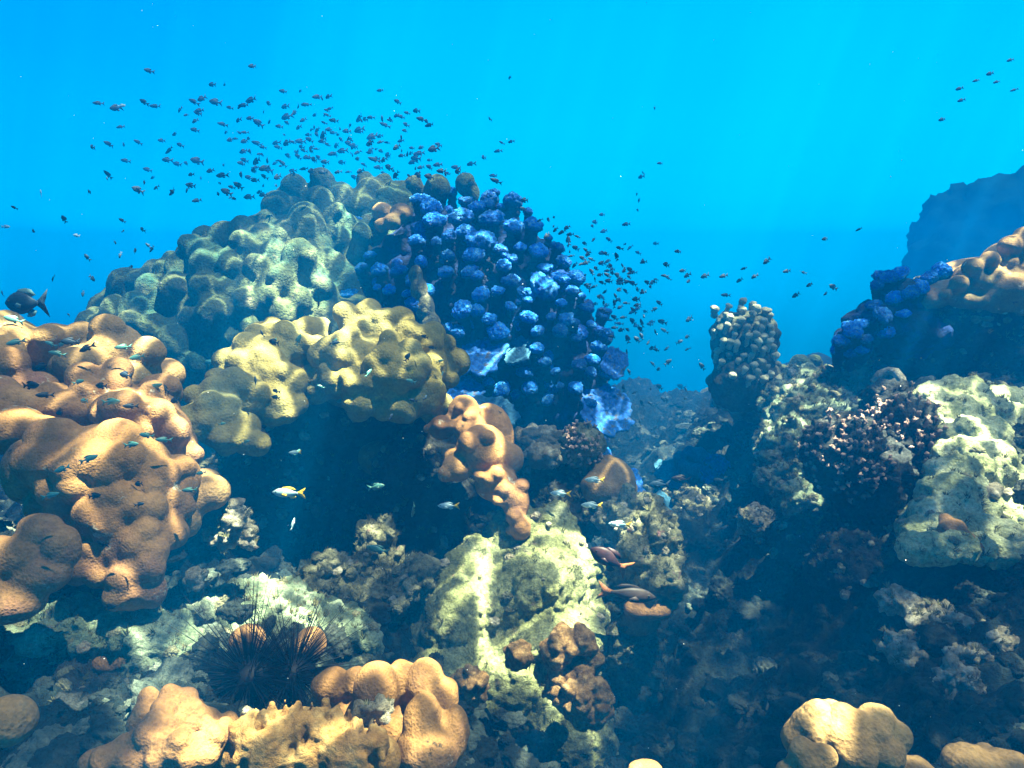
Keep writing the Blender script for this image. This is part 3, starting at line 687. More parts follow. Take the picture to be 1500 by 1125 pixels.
bl = [B(215, 1052, 1.4, 24, 32), B(255, 1052, 1.38, 36, 36), B(298, 1062, 1.38, 28, 32), B(243, 1100, 1.32, 44, 44), B(182, 1112, 1.3, 28, 26), B(135, 1118, 1.3, 24, 22), B(335, 1064, 1.4, 18, 24), B(285, 1040, 1.42, 20, 22), B(290, 1112, 1.42, 44, 40), B(200, 1140, 1.38, 90, 34), B(270, 1095, 1.3, 22, 26), B(228, 1075, 1.33, 20, 26), B(205, 1085, 1.31, 22, 26), B(160, 1108, 1.29, 20, 24), B(310, 1090, 1.33, 22, 28), B(322, 1075, 1.36, 16, 22)]
for b in bl: b.r *= .86
coral(bl + dome_cover(bl, 120, 350, 1020, 1130, 26, 36, (.5, .72), 1.2, .3), 'orange', "cluster of pointed tan lobes at the bottom edge below the urchins", .006, 1, [('CLOUDS', .09, .03, 2)])
br = [B(485, 1002, 1.62, 32, 28), B(520, 1000, 1.62, 22, 24), B(552, 1012, 1.55, 36, 46), B(588, 1000, 1.6, 28, 40), B(622, 1005, 1.58, 34, 44), B(648, 1030, 1.58, 24, 44), B(622, 1062, 1.48, 34, 54), B(665, 1072, 1.5, 26, 46), B(625, 1105, 1.45, 50, 46), B(655, 1020, 1.6, 22, 30), B(560, 1060, 1.6, 60, 50), B(500, 1040, 1.65, 50, 40)]
for b in br[:10]: b.r *= .9
coral(br, 'orange', "smooth tall brown lobes at the bottom edge right of the urchins", .006, 1, [('CLOUDS', .1, .03, 2)])
fing = [B(440, 1090, 1.42, 90, 50, 50), B(380, 1100, 1.38, 60, 40, 40), B(520, 1110, 1.4, 70, 40, 40)]
rr = random.Random(5)
for i in range(300):
    px, py = rr.uniform(335, 570), rr.uniform(1030, 1130)
    d = hit_blobs(fing[:3], px, py)
    if d is None: continue
    s = rr.uniform(3.5, 8)
    fing.append(B(px, py - 3, d - .01, s, s * 1.5)); fing.append(B(px, py - 12, d - .015, s * .7, s))
coral(fing, 'gold_rough', "ragged brown coral of short fingers at the bottom edge between two smooth corals", .005, 2, [('CLOUDS', .03, .012, 2)], name="finger_coral")
rock([B(548, 1050, 1.46, 22, 16, 8), B(565, 1035, 1.47, 14, 10, 6), B(530, 1040, 1.5, 12, 12, 6)], 'crust', "white crust spread over the tall brown lobe at the bottom", .005, rough(.25, .3))
rock([B(365, 1050, 1.4, 14, 18, 10), B(372, 1080, 1.38, 10, 26, 10)], 'crust', "bright crusted patch at the left of the ragged finger coral", .005, rough(.25, .3))
# right foreground
br_ = [B(1205, 1075, 1.3, 46, 38), B(1240, 1085, 1.28, 46, 42), B(1275, 1095, 1.28, 40, 44), B(1170, 1085, 1.3, 28, 28), B(1215, 1055, 1.32, 26, 24), B(1240, 1130, 1.3, 80, 50), B(1160, 1125, 1.22, 30, 16), B(1190, 1118, 1.2, 26, 18)]
coral(br_ + dome_cover(br_, 1130, 1330, 1030, 1130, 30, 37, (.6, .9), 1.0, .5), 'tan',
      "pale tan boulder shaped coral rising at the bottom edge on the right", .006, 1, [('CLOUDS', .16, .05, 2), ('CLOUDS', .04, .008, 2)])
coral([B(1340, 1128, 1.3, 34, 14), B(1420, 1118, 1.35, 40, 24), B(1470, 1125, 1.35, 40, 24), B(1445, 1105, 1.38, 22, 14)], 'tan', "low row of tan lumps in the bottom right corner", .006, 3, [('CLOUDS', .05, .03, 2)])
coral([B(945, 1128, 1.5, 28, 10)], 'orange', "small brown coral tip poking up at the bottom of the gully", .006, 3)
# right ledge
led = [B(1480, 385, 4.9, 40, 34), B(1440, 410, 4.9, 44, 30), B(1400, 430, 4.9, 44, 22), B(1370, 440, 4.9, 26, 14), B(1500, 425, 4.75, 60, 34), B(1440, 440, 4.85, 60, 16), B(1480, 450, 4.8, 50, 18), B(1450, 420, 5.3, 100, 45)]
for px, py, r in ((1425, 392, 15), (1450, 380, 14), (1480, 360, 18), (1478, 385, 14), (1462, 405, 16), (1440, 412, 13), (1405, 415, 14), (1420, 440, 12), (1500, 345, 16), (1495, 410, 18), (1385, 432, 10), (1455, 432, 14), (1480, 438, 12)):
    led.append(B(px, py, 4.72, r, r * .9))
coral(led, 'tan', "brown lobed coral capping the undercut ledge at the right edge", .016, 3)
lb_blobs = [B(1290, 475, 4.95, 50, 34), B(1320, 440, 5.0, 34, 30), B(1250, 500, 4.9, 30, 24), B(1340, 490, 5.0, 60, 40)]
lb = link("knobby_coral", blob_mesh("knobby_coral", lb_blobs, .018, 2, [('CLOUDS', .2, .12, 3), ('VORONOI', .1, -.06, 1)]), M['blue_body'])
tag(lb, "blue knobby coral spilling off the left end of the undercut ledge", "coral")
for i, (px, py, r) in enumerate(((1300, 410, 13), (1318, 404, 13), (1285, 420, 10), (1362, 410, 12), (1380, 402, 12), (1350, 425, 12), (1293, 465, 15), (1325, 462, 8), (1250, 490, 12), (1232, 502, 11), (1226, 515, 8), (1262, 478, 10), (1240, 480, 8), (1310, 440, 12), (1335, 432, 12), (1270, 500, 10), (1300, 490, 10), (1280, 450, 10), (1262, 515, 9), (1245, 520, 9), (1370, 425, 10))):
    d = hit_blobs(lb_blobs, px, py) or 4.95
    put_knob(lb, KNOBS[i % 7], wp(px, py, d), (Vector((-.3, -.5, 1))).normalized(), r * d / F)

# tower
tw_blobs = [B(1090, 520, 5.3, 46, 66, 40), B(1070, 500, 5.3, 30, 46, 30), B(1110, 500, 5.3, 28, 46, 30), B(1085, 560, 5.25, 46, 44, 40), B(1120, 570, 5.2, 32, 34, 30)]
tw = link("tower_coral", blob_mesh("tower_coral", tw_blobs, .016, 2, [('CLOUDS', .2, .08, 3), ('VORONOI', .09, -.05, 1)]), material("tower_dark", [(0.3, (0.03, 0.035, 0.022)), (0.6, (0.09, 0.10, 0.06)), (0.8, (0.16, 0.16, 0.1))], 8, fine=(60, .9, .012), coarse=(18, .8, .04)))
tag(tw, "dark upright coral column studded with small pale knobs, standing by itself", "coral")
TK = [(240, 160), (295, 143), (350, 130), (352, 158), (390, 142), (408, 160), (445, 165), (465, 182), (345, 205), (395, 178), (370, 230), (290, 222), (275, 290), (320, 260), (375, 270), (402, 262), (430, 236), (466, 230),
      (440, 205), (330, 300), (400, 315), (436, 325), (335, 365), (265, 376), (400, 386), (430, 375), (360, 402), (480, 350), (492, 385), (450, 392), (415, 412), (355, 345), (300, 190), (255, 205), (440, 272), (460, 292),
      (470, 420), (500, 440), (440, 445), (520, 462), (240, 250), (250, 330), (300, 340), (310, 430), (380, 440), (470, 260), (305, 290), (420, 290), (385, 350), (285, 180), (325, 230), (480, 310), (410, 220)]
TKM = [knob_mesh(50 + i, length=2.6, dsp=.07) for i in range(3)]
tkmat = material("tower_knob", [(0.3, (0.26, 0.27, 0.16)), (0.6, (0.46, 0.46, 0.30)), (0.8, (0.60, 0.58, 0.42))], 3, fine=(40, .6, .02), vary=.3)
for m_ in TKM: m_.materials.append(tkmat)
for i, (zx, zy) in enumerate(TK):
    px, py = 960 + zx / 2.778, 400 + zy / 2.778
    d = hit_blobs(tw_blobs, px, py) or 5.3
    put_knob(tw, TKM[i % 3], wp(px, py, d), Vector((random.uniform(-.1, .25), -.45, 1)).normalized(), random.uniform(4.4, 6.4) * d / F, lift=1.0)
# rounded lumps behind the tower
for px, py, d, r, lab in ((1172, 530, 6.6, 14, "pale green rounded coral lump just right of the tower"), (1192, 528, 6.9, 11, "small pale coral lump second from the tower on the sunlit bank"), (1232, 545, 6.8, 15, "bright pale coral lump in the middle of the sunlit bank"), (1258, 550, 6.7, 14, "dull green coral lump at the right end of the sunlit bank")):
    coral([B(px, py, d, r, r * .8), B(px + r * .7, py + 4, d, r * .7, r * .6), B(px - r * .5, py + 5, d, r * .7, r * .6)], 'olive', lab, .02, 2, [('CLOUDS', .12, .05, 2)])
coral(bumps([B(1440, 718, 2.93, 26, 12, 20)], 40, 7, 2.93, 12), 'crust', "crusted knobbly patch on the sunlit rock slope", .008, 1, [('CLOUDS', .03, .02, 2)])
g_ = 2.5
coral([B(1395, 775, g_ + .08, 20, 16), B(1410, 790, g_ + .03, 18, 16), B(1425, 803, g_, 16, 14), B(1385, 762, g_ + .12, 12, 11), B(1400, 800, g_ + .1, 26, 20)], 'brown', "dark tapering coral lump at the lower edge of the sunlit slope", .009, 2)

def tube(ptsr, name, mat, label, cat, seg=10):
    V, Fc = [], []
    for i, (p, r) in enumerate(ptsr):
        t = (ptsr[min(i + 1, len(ptsr) - 1)][0] - ptsr[max(i - 1, 0)][0]).normalized()
        q = t.to_track_quat('Z', 'Y')
        for j in range(seg):
            a = 2 * math.pi * j / seg
            V.append(p + q @ Vector((math.cos(a) * r, math.sin(a) * r, 0)))
        if i:
            for j in range(seg):
                b = (i - 1) * seg; Fc.append((b + j, b + (j + 1) % seg, b + seg + (j + 1) % seg, b + seg + j))
    Fc.append(tuple(range(seg))[::-1]); Fc.append(tuple(range(len(V) - seg, len(V))))
    o = link(name, smooth(np_mesh(name, [v[:] for v in V], Fc)), mat)
    return tag(o, label, cat)
tube([(wp(1280, 560, 4.6), .03), (wp(1290, 548, 4.6), .03), (wp(1302, 543, 4.58), .028), (wp(1312, 545, 4.55), .03), (wp(1320, 555, 4.52), .03), (wp(1325, 572, 4.5), .03)], "dead_branch", M['crust'], "bent crooked piece of dead coral above the branching coral", "coral")

# rough brown rosettes low in the middle
def rosette(px, py, d, r, label, seed, mat='rough_brown', hole=.22):
    rs = random.Random(seed); bl = []
    hx, hy = px + r * hole, py + r * hole * .6
    for i in range(60):
        a, q = rs.uniform(0, 6.28), math.sqrt(rs.uniform(0, 1))
        x, y = px + math.cos(a) * q * r * .8, py + math.sin(a) * q * r * .74
        s_ = r * rs.uniform(.16, .3)
        if math.hypot(x - hx, y - hy) < r * .26: continue
        bl.append(B(x, y, d - .03 * (1 - q) + rs.uniform(-.015, .015), s_, s_, s_))
    bl.append(B(px, py, d + .06, r * .85, r * .8, r * .3))
    return coral(bl, mat, label, .0055, 1, [('CLOUDS', .05, .03, 2), ('CLOUDS', .015, .010, 1)], name="rosette_coral")
rosette(836, 958, 2.24, 50, "upper rough brown rosette of coral with a hollow centre", 1)
rosette(858, 1028, 2.2, 46, "lower rough brown coral disc under the rosette with a hollow centre", 2)
rosette(760, 962, 2.26, 25, "small rough brown coral patch left of the hollow rosette", 3)
rosette(690, 1005, 2.15, 32, "rough brown coral patch between the tall smooth lobes and the pale rock", 4)
rosette(815, 1012, 2.24, 22, "little rough brown coral tucked left of the lower disc", 5)

# ------------------------------------------------------------------ branching corals
def branch_mesh(seed, n=6):
    r = random.Random(seed); bl = []
    for i in range(7):
        bl.append(Blob((r.uniform(-.02, .02), r.uniform(-.02, .02), i * .13), (.17, .17, .13)))
    for k in range(n):
        a = k / n * 6.28 + r.uniform(-.5, .5); z0 = r.uniform(.3, .7); s = r.uniform(.26, .42)
        dr = Vector((math.cos(a), math.sin(a), r.uniform(.9, 2.0))).normalized()
        for j in range(1, 5):
            bl.append(Blob(Vector((0, 0, z0)) + dr * s * j / 4, (.125 - .006 * j,) * 3))
    for k in range(10):
        a = r.uniform(0, 6.28); bl.append(Blob((math.cos(a) * .17, math.sin(a) * .17, r.uniform(.2, .85)), (.07, .07, .08)))
    return blob_mesh("branch", bl, .05, 1, [('CLOUDS', .12, .06, 1)], sub=1)
BR = [branch_mesh(i) for i in range(4)]
for b in BR: b.materials.append(M['branch'])
def branching(base_blobs, plist, size_px, base_mat, label, dirn=Vector((.1, -.5, 1.1)), me=BR):
    base = link("branching_coral", blob_mesh("branching_coral", base_blobs, .014, 2, rough(.5, .6)), M[base_mat])
    tag(base, label, "coral")
    for i, (px, py) in enumerate(plist):
        d = hit_blobs(base_blobs, px, py)
        if d is None: continue
        p = wp(px, py, d)
        nb = min(base_blobs, key=lambda b: (p - b.c).length)
        up = ((p - nb.c).normalized() + dirn * .8).normalized()
        s = size_px * d / F * random.uniform(.8, 1.2)
        o = bpy.data.objects.new("branch", me[i % len(me)]); COL.objects.link(o); o.parent = base
        o.matrix_local = Matrix.Translation(p - up * s * .25 - base.location) @ rot_to(up, random.uniform(0, 6.28)) @ Matrix.Diagonal((s, s, s, 1))
    return base
def scatter(cx, cy, rx, ry, n, seed):
    r = random.Random(seed); out = []
    while len(out) < n:
        x, y = r.uniform(-1, 1), r.uniform(-1, 1)
        if x * x + y * y < 1 and all((x * rx + cx - a) ** 2 + (y * ry + cy - b) ** 2 > (rx * ry / n) * .9 for a, b in out): out.append((cx + x * rx, cy + y * ry))
    return out
branching([B(850, 652, 3.45, 28, 34), B(862, 668, 3.45, 18, 28), B(850, 690, 3.55, 22, 20)], scatter(852, 650, 33, 42, 70, 1), 12, 'algae_rock', "tan bushy branching coral above the round tan ball")
branching([B(1235, 670, 3.35, 62, 66, 50), B(1290, 700, 3.4, 40, 60, 50)], scatter(1240, 665, 70, 66, 98, 2), 14, 'dark_rock', "wide pinkish branching coral with lit tips on the right")
branching([B(1320, 640, 3.5, 55, 66, 45), B(1350, 660, 3.45, 42, 46, 40), B(1305, 590, 3.8, 40, 34, 35)], scatter(1325, 640, 72, 76, 98, 3), 14, 'dark_rock', "dark shaded branching coral above the pinkish one and left of the sunlit slope")
branching([B(790, 640, 3.5, 34, 16), B(800, 665, 3.45, 34, 18), B(800, 685, 3.6, 30, 18)], scatter(795, 655, 40, 30, 60, 4), 6, 'crust', "white encrusted coral twigs left of the tan bushy branching coral", me=[knob_mesh(80, length=1.5, dsp=.2), knob_mesh(81, length=1.5, dsp=.2)])
for m_ in bpy.data.meshes:
    if m_.name.startswith("knob") and len(m_.materials) == 0: m_.materials.append(M['crust'])

# ------------------------------------------------------------------ sea urchins
def cone_mesh():
    V, Fc = [], []
    S = 6
    for z, r in ((0, .011), (.5, .007), (1, .0012)):
        for j in range(S): V.append((math.cos(j / S * 6.283) * r, math.sin(j / S * 6.283) * r, z))
    for i in range(2):
        for j in range(S): Fc.append((i * S + j, i * S + (j + 1) % S, (i + 1) * S + (j + 1) % S, (i + 1) * S + j))
    Fc.append(tuple(range(2 * S, 3 * S)))
    return np_mesh("spine", V, Fc)
SPINE = smooth(cone_mesh()); SPINE.materials.append(M['urchin'])
def urchin(px, py, d, r, spine, label, seed):
    rs = random.Random(seed)
    c = wp(px, py, d)
    o = empty("sea_urchin", c - Vector((0, 0, r))); tag(o, label, "sea urchin", "long-spined urchins on the pale slab")
    iv, fi = ico(3)
    link("shell", smooth(np_mesh("shell", iv * np.array([r, r, r * .75]) + np.array(c[:]), fi)), M['urchin'], o)
    for i in range(76):
        while True:
            v = Vector((rs.gauss(0, 1), rs.gauss(0, 1), rs.gauss(.25, 1))).normalized()
            if v.z > -.35: break
        L = spine * rs.uniform(.55, 1.0) * (1 if v.z > .1 else .7)
        s = bpy.data.objects.new("spine", SPINE); COL.objects.link(s); s.parent = o
        s.matrix_local = Matrix.Translation(c + v * r * .8 - o.location) @ rot_to(v, 0) @ Matrix.Diagonal((rs.uniform(.11, .17),) * 2 + (L, 1))
    V, Fc, nn = [], [], 0
    co = np.array([v.co[:] for v in SPINE.vertices]); fcs = [tuple(p.vertices) for p in SPINE.polygons]
    for i in range(260):
        v = Vector((rs.gauss(0, 1), rs.gauss(0, 1), rs.gauss(.2, 1))).normalized()
        Mx = np.array((rot_to(v, 0)).to_3x3())
        V.append((co * np.array([.15, .15, spine * rs.uniform(.2, .5)])) @ Mx.T + np.array((c + v * r * .8)[:])); Fc += [tuple(k + nn for k in f) for f in fcs]; nn += len(co)
    tag(link("short_spine", smooth(np_mesh("short_spine", np.concatenate(V), Fc)), M['urchin'], o), kind="stuff")
urchin(365, 990, 1.85, .068, .25, "black long-spined sea urchin, the left one of the pair", 1)
urchin(428, 985, 1.9, .062, .25, "black long-spined sea urchin, the right one of the pair", 2)
coral([B(362, 938, 2.05, 26, 22)], 'brown', "round brown coral ball behind the left urchin", .008, 4, [('CLOUDS', .1, .02, 1)])
coral([B(455, 945, 2.1, 24, 26)], 'brown', "brown coral ball behind the right urchin's spines", .008, 4, [('CLOUDS', .1, .02, 1)])

# ------------------------------------------------------------------ fish
PROF = [(0.0, .03), (.04, .22), (.1, .46), (.18, .70), (.28, .90), (.4, 1.0), (.52, .97), (.64, .82), (.75, .58), (.84, .36), (.91, .24), (.96, .22)]
def fish_body(H, Wd, seg=12):
    """nose at +x .5, length 1"""
    V, Fc = [], []
    for t, h in PROF:
        for j in range(seg):
            a = 2 * math.pi * j / seg
            V.append((.5 - t * .8, math.cos(a) * h * Wd / 2, math.sin(a) * h * H / 2 + .0))
    for i in range(len(PROF) - 1):
        for j in range(seg):
            b = i * seg; Fc.append((b + j, b + (j + 1) % seg, b + seg + (j + 1) % seg, b + seg + j))
    Fc.append(tuple(range(seg))[::-1]); Fc.append(tuple(range(len(V) - seg, len(V))))
    return V, Fc
def fin(poly, th=.006):
    n_ = len(poly)
    V = [(x, th, z) for x, z in poly] + [(x, -th, z) for x, z in poly]
    Fc = [tuple(range(n_)), tuple(range(2 * n_ - 1, n_ - 1, -1))] + [(i, n_ + i, n_ + (i + 1) % n_, (i + 1) % n_) for i in range(n_)]
    return V, Fc
def fins(H):
    tail = [(-.24, H * .12), (-.30, H * .20), (-.50, H * .62), (-.45, H * .25), (-.40, 0), (-.45, -H * .25), (-.50, -H * .62), (-.30, -H * .20), (-.24, -H * .12)]
    dors = [(.24, H * .42), (.16, H * .60), (.0, H * .66), (-.12, H * .60), (-.22, H * .36), (-.12, H * .28), (.1, H * .42)]
    anal = [(.0, -H * .42), (-.06, -H * .62), (-.16, -H * .56), (-.22, -H * .34), (-.12, -H * .26)]
    return tail, dors, anal
def joined_fish(H, Wd, mats, bend=0.0):
    """small fish too far off to show parts: one mesh"""
    V, Fc = fish_body(H, Wd); mi = [0] * len(Fc); V = list(V)
    for k, poly in enumerate(fins(H)):
        v, f = fin(poly); b = len(V); V += v; Fc += [tuple(i + b for i in q) for q in f]; mi += [1 if k == 0 else 0] * len(f)
    V = [(x, y + bend * (.2 - x) ** 2 if x < .2 else y, z) for x, y, z in V]
    me = np_mesh("fish", V, Fc); smooth(me)
    for m_ in mats: me.materials.append(m_)
    me.polygons.foreach_set("material_index", mi)
    return me
def fish_matrix(pos, ang, yaw, L):
    a, y = math.radians(ang), math.radians(yaw)
    f = Vector((math.cos(a) * math.cos(y), math.sin(y), math.sin(a) * math.cos(y))).normalized()
    s = Vector((0, 0, 1)).cross(f)
    if s.length < .2: s = Vector((0, 1, 0))
    s.normalize(); u = f.cross(s)
    R = Matrix((f, s, u)).transposed().to_4x4()
    return Matrix.Translation(pos) @ R @ Matrix.Scale(L, 4)
DK = [joined_fish(h_, w_, [M['fish_dark'], M['fish_dark']], b_) for h_, w_, b_ in ((.38, .17, .3), (.30, .15, -.4), (.44, .18, 0), (.34, .16, -.2), (.27, .14, .5), (.41, .17, -.5))]
TL = [joined_fish(.28, .14, [M['fish_teal'], M['fish_teal']]), joined_fish(.32, .14, [M['fish_teal'], M['fish_teal']])]
SV = joined_fish(.34, .15, [M['fish_silver'], M['fish_silver']])
def small_fish(me, px, py, d, Lpx, ang, yaw, name, label, group):
    o = bpy.data.objects.new(name, me); COL.objects.link(o)
    o.matrix_world = fish_matrix(wp(px, py, d), ang, yaw, Lpx * d / F)
    tag(o, label, "fish", group)
    return o

def zl(ox, oy, sc, lst): return [(ox + x / sc, oy + y / sc) for x, y in lst]
up_list = zl(0, 60, 3.261, [(712, 143), (470, 297), (555, 320), (688, 292), (742, 312), (858, 328), (953, 332), (925, 290), (965, 275), (1012, 208), (1075, 208), (1205, 120), (1375, 170), (1285, 200), (1350, 243), (1200, 282),
    (1280, 298), (1358, 315), (1095, 318), (1030, 292), (1145, 312), (1165, 308), (930, 382), (835, 445), (1065, 398), (1235, 393), (1375, 362), (1078, 437), (1168, 437), (1100, 472), (1362, 452), (1310, 450), (1422, 415), (440, 507),
    (522, 493), (590, 495), (660, 484), (810, 522), (798, 568), (848, 588), (892, 585), (942, 573), (600, 572), (518, 640), (428, 722), (705, 615), (910, 638), (1005, 620), (1062, 642), (1052, 680), (1155, 640), (1215, 620), (1155, 585),
    (1225, 575), (1272, 570), (1195, 528), (1230, 490), (1345, 487), (1310, 515), (1352, 585), (1265, 610), (1260, 650), (1218, 665), (1140, 692), (1105, 698), (1083, 722), (1040, 730), (825, 722), (892, 712), (912, 690), (745, 700),
    (660, 712), (940, 762), (1115, 752), (1190, 745), (1240, 722), (1255, 690), (1310, 690), (1325, 650), (1450, 612), (1480, 570), (1455, 550), (1450, 380), (575, 410)])
top_list = zl(380, 120, 3.75, [(50, 118), (140, 135), (262, 125), (150, 190), (240, 210), (212, 250), (300, 250), (408, 212), (445, 258), (385, 262), (550, 200), (610, 195), (675, 203), (890, 205), (690, 238), (545, 262), (495, 240), (320, 290), (350, 290),
    (405, 280), (140, 292), (345, 327), (225, 327), (90, 335), (150, 335), (420, 350), (490, 310), (480, 270), (610, 335), (665, 330), (610, 378), (520, 353), (538, 388), (455, 378), (282, 378), (670, 380), (705, 403), (755, 358), (630, 428), (680, 428),
    (540, 423), (575, 455), (300, 427), (450, 442), (245, 478), (290, 490), (350, 497), (430, 495), (555, 490), (710, 470), (740, 488), (780, 405), (815, 395), (840, 440), (860, 420), (880, 392), (930, 430), (935, 468), (885, 470), (855, 475),
    (958, 368), (980, 455), (820, 515), (880, 515), (1000, 490), (1025, 510), (1090, 492), (1080, 470), (1300, 545), (935, 520), (750, 510), (655, 470), (360, 440), (400, 395), (130, 450), (40, 432), (25, 475), (25, 520), (100, 522), (20, 570), (95, 570),
    (20, 620), (805, 235), (800, 268), (780, 305), (985, 345), (935, 238), (660, 298), (130, 52), (320, 82), (1455, 650), (1450, 700), (190, 505), (620, 300), (1230, 415), (1160, 450), (45, 480)])
right_list = zl(760, 300, 3.0, [(20, 20), (92, 68), (130, 65), (155, 55), (150, 95), (125, 135), (160, 110), (190, 120), (212, 100), (225, 130), (258, 140), (218, 158), (290, 170), (330, 152), (250, 190), (295, 200), (230, 225), (225, 205), (280, 235), (320, 240),
    (305, 215), (245, 265), (275, 260), (295, 255), (320, 295), (362, 255), (398, 268), (382, 215), (440, 190), (430, 228), (355, 308), (365, 342), (395, 335), (390, 310), (455, 268), (465, 288), (490, 288), (410, 300), (435, 312), (485, 318), (440, 340),
    (500, 345), (520, 372), (470, 380), (440, 375), (425, 402), (380, 382), (355, 405), (370, 432), (330, 360), (300, 355), (310, 380), (285, 315), (545, 385), (565, 342), (595, 338), (515, 415), (520, 440), (470, 432), (445, 450), (420, 435), (505, 465),
    (595, 460), (618, 432), (385, 475), (365, 465), (420, 495), (460, 495), (500, 512), (550, 490), (540, 520), (630, 515), (535, 548), (480, 550), (450, 550), (420, 540), (410, 580), (520, 592), (540, 578), (570, 605), (478, 590), (600, 560), (638, 553),
    (585, 630), (605, 638), (650, 632), (475, 645), (455, 655), (590, 700), (655, 692), (615, 722), (485, 735), (740, 580), (705, 603), (740, 635), (750, 502), (735, 815), (510, 825), (618, 800), (580, 810), (728, 850), (655, 855), (638, 855), (580, 875), (540, 872), (460, 805), (598, 980), (530, 955), (805, 710),
    (490, 300), (340, 280), (335, 330), (390, 290), (450, 330), (470, 340), (430, 420), (540, 380)])
mid_list = zl(760, 300, 3.0, [(700, 205), (648, 263), (548, 252), (640, 312), (720, 290), (740, 310), (748, 335), (818, 313), (900, 313), (990, 280), (1035, 315), (970, 332), (910, 397), (1090, 247), (1178, 292), (1250, 298), (1278, 352), (1218, 397), (1350, 390), (1382, 362), (1345, 150), (1495, 108)])
left_list = zl(0, 260, 5.115, [(105, 225), (480, 312), (247, 400), (665, 110), (800, 8), (1038, 95), (1170, 75), (1080, 38), (915, 322), (925, 400), (1065, 390), (865, 488), (900, 580), (1012, 548), (1110, 510), (1140, 535), (650, 598), (985, 668), (395, 755), (690, 755), (622, 870), (518, 1030), (15, 870), (1290, 105), (215, 1035)])
random.seed(11)
up_list = [q for q in up_list if q[0] < 384]
for i, (px, py) in enumerate(up_list + top_list):
    d = random.choice((random.uniform(5.5, 7.5), random.uniform(8, 13), random.uniform(9, 15)))
    if py > 250: d = min(d, 5.5)
    small_fish(DK[i % 6], px, py, d, random.uniform(11, 20), 180 + random.choice((random.gauss(0, 12), random.gauss(18, 15), random.gauss(-15, 20))), random.gauss(0, 45), "damselfish", "small dark damselfish of the dense school hovering above the olive and blue mound", "school above the mound")
for i, (px, py) in enumerate(right_list):
    d = random.uniform(4.8, 6.4)
    small_fish(DK[i % 6], px, py, d, random.uniform(10, 15), random.choice((150, 140, 160, 200, 215, 30, 110, 180)) + random.gauss(0, 12), random.gauss(0, 35), "damselfish", "small dark damselfish of the stream pouring down the right side of the blue mound", "school beside the blue mound")
for i, (px, py) in enumerate(mid_list):
    d = random.uniform(4.6, 5.6)
    small_fish(DK[(i + 1) % 6], px, py, d, random.uniform(11, 15), random.choice((205, 210, 180, 150, 200)) + random.gauss(0, 10), random.gauss(0, 25), "damselfish", "small dark fish strung out in open water above the knobby tower", "fish strung out above the tower")
for i, (px, py) in enumerate(left_list):
    d = random.uniform(3.6, 5)
    small_fish(DK[(i + 1) % 6], px, py, d, random.uniform(9, 13), random.choice((240, 120, 150, 300, 130)) + random.gauss(0, 12), random.gauss(0, 40), "damselfish", "small dark fish scattered in open water at the left above the large dark fish", "fish scattered at the left")
for i, (px, py) in enumerate(((1405, 130), (1430, 118), (1450, 108), (1480, 88), (1485, 132), (1380, 175), (1408, 147), (1460, 120))):
    small_fish(DK[i % 6], px, py, random.uniform(14, 18), 11, 195, 10, "damselfish", "tiny hazy fish far off near the upper right corner", "hazy fish far off")
for px, py, ang in ((60, 283, 100), (112, 345, 170), (178, 155, 10), (8, 332, 0)):
    small_fish(SV, px, py, 4.2, 12, ang, 10, "silver_fish", {60: "pale shining fish turned head up in open water at the left", 112: "pale shining fish level in open water left of the olive mound", 178: "pale shining fish among the dark school at the upper left", 8: "pale fish at the left edge above the large dark fish"}[px], "fish")

# the faintest fish of the school, beyond counting
V, Fc, nn = [], [], 0
DKc = [(np.array([v.co[:] for v in m_.vertices]), [tuple(p.vertices) for p in m_.polygons]) for m_ in DK]
for i in range(170):
    t_ = random.random()
    px, py = (random.gauss(480, 120), random.gauss(215, 42)) if t_ < .7 else (random.gauss(870, 60), random.gauss(430, 75))
    if py > 262 and px < 740: py = random.uniform(150, 262)
    if t_ >= .7 and px < 820: px = random.uniform(850, 960)
    d = random.uniform(8.5, 15)
    co, fcs = random.choice(DKc)
    Mx = np.array(fish_matrix(wp(px, py, d), 180 + random.gauss(0, 25), random.gauss(0, 45), random.uniform(9, 14) * d / F))
    V.append(co @ Mx[:3, :3].T + Mx[:3, 3]); Fc += [tuple(k + nn for k in f) for f in fcs]; nn += len(co)
tag(link("distant_school", smooth(np_mesh("distant_school", np.concatenate(V), Fc)), M['fish_dark'], origin=(0, 0, 0)), "far faint fish of the school behind the mound", kind="stuff")

# fish with parts
def big_fish(px, py, d, Lpx, ang, yaw, H, Wd, body_mat, tail_mat, fin_mat, label, name="reef_fish", group=None, pect=True):
    Mx = fish_matrix(wp(px, py, d), ang, yaw, Lpx * d / F)
    def part(nm, V, Fc, mat, parent):
        me = smooth(np_mesh(nm, V, Fc)); me.materials.append(mat)
        o = bpy.data.objects.new(nm, me); COL.objects.link(o)
        if parent: o.parent = parent
        return o
    V, Fc = fish_body(H, Wd, 16)
    root = part(name, V, Fc, body_mat, None)
    root.matrix_world = Mx
    t, a, b = fins(H)
    part("tail_fin", *fin(t), tail_mat, root); part("dorsal_fin", *fin(a), fin_mat, root); part("anal_fin", *fin(b), fin_mat, root)
    iv, fi = ico(2)
    for s in (-1, 1):
        part("eye", iv * .022 + np.array([.36, s * Wd * .30, H * .10]), fi.tolist(), M['eye'], root)
        if pect:
            V, Fc = fin([(.20, -.02), (.13, .03), (.02, -.01), (.05, -.07), (.16, -.07)], .004)
            V = [(x, y + s * (Wd * .47 + (.2 - x) * .18), z - .02) for x, y, z in V]
            part("pectoral_fin", V, Fc, fin_mat, root)
    return tag(root, label, "fish", group)
big_fish(39, 444, 3.0, 72, 180, 8, .46, .18, M['fish_dark'], M['fish_dark'], M['fish_grey_fin'], "large dark fish swimming left in open water at the left edge")
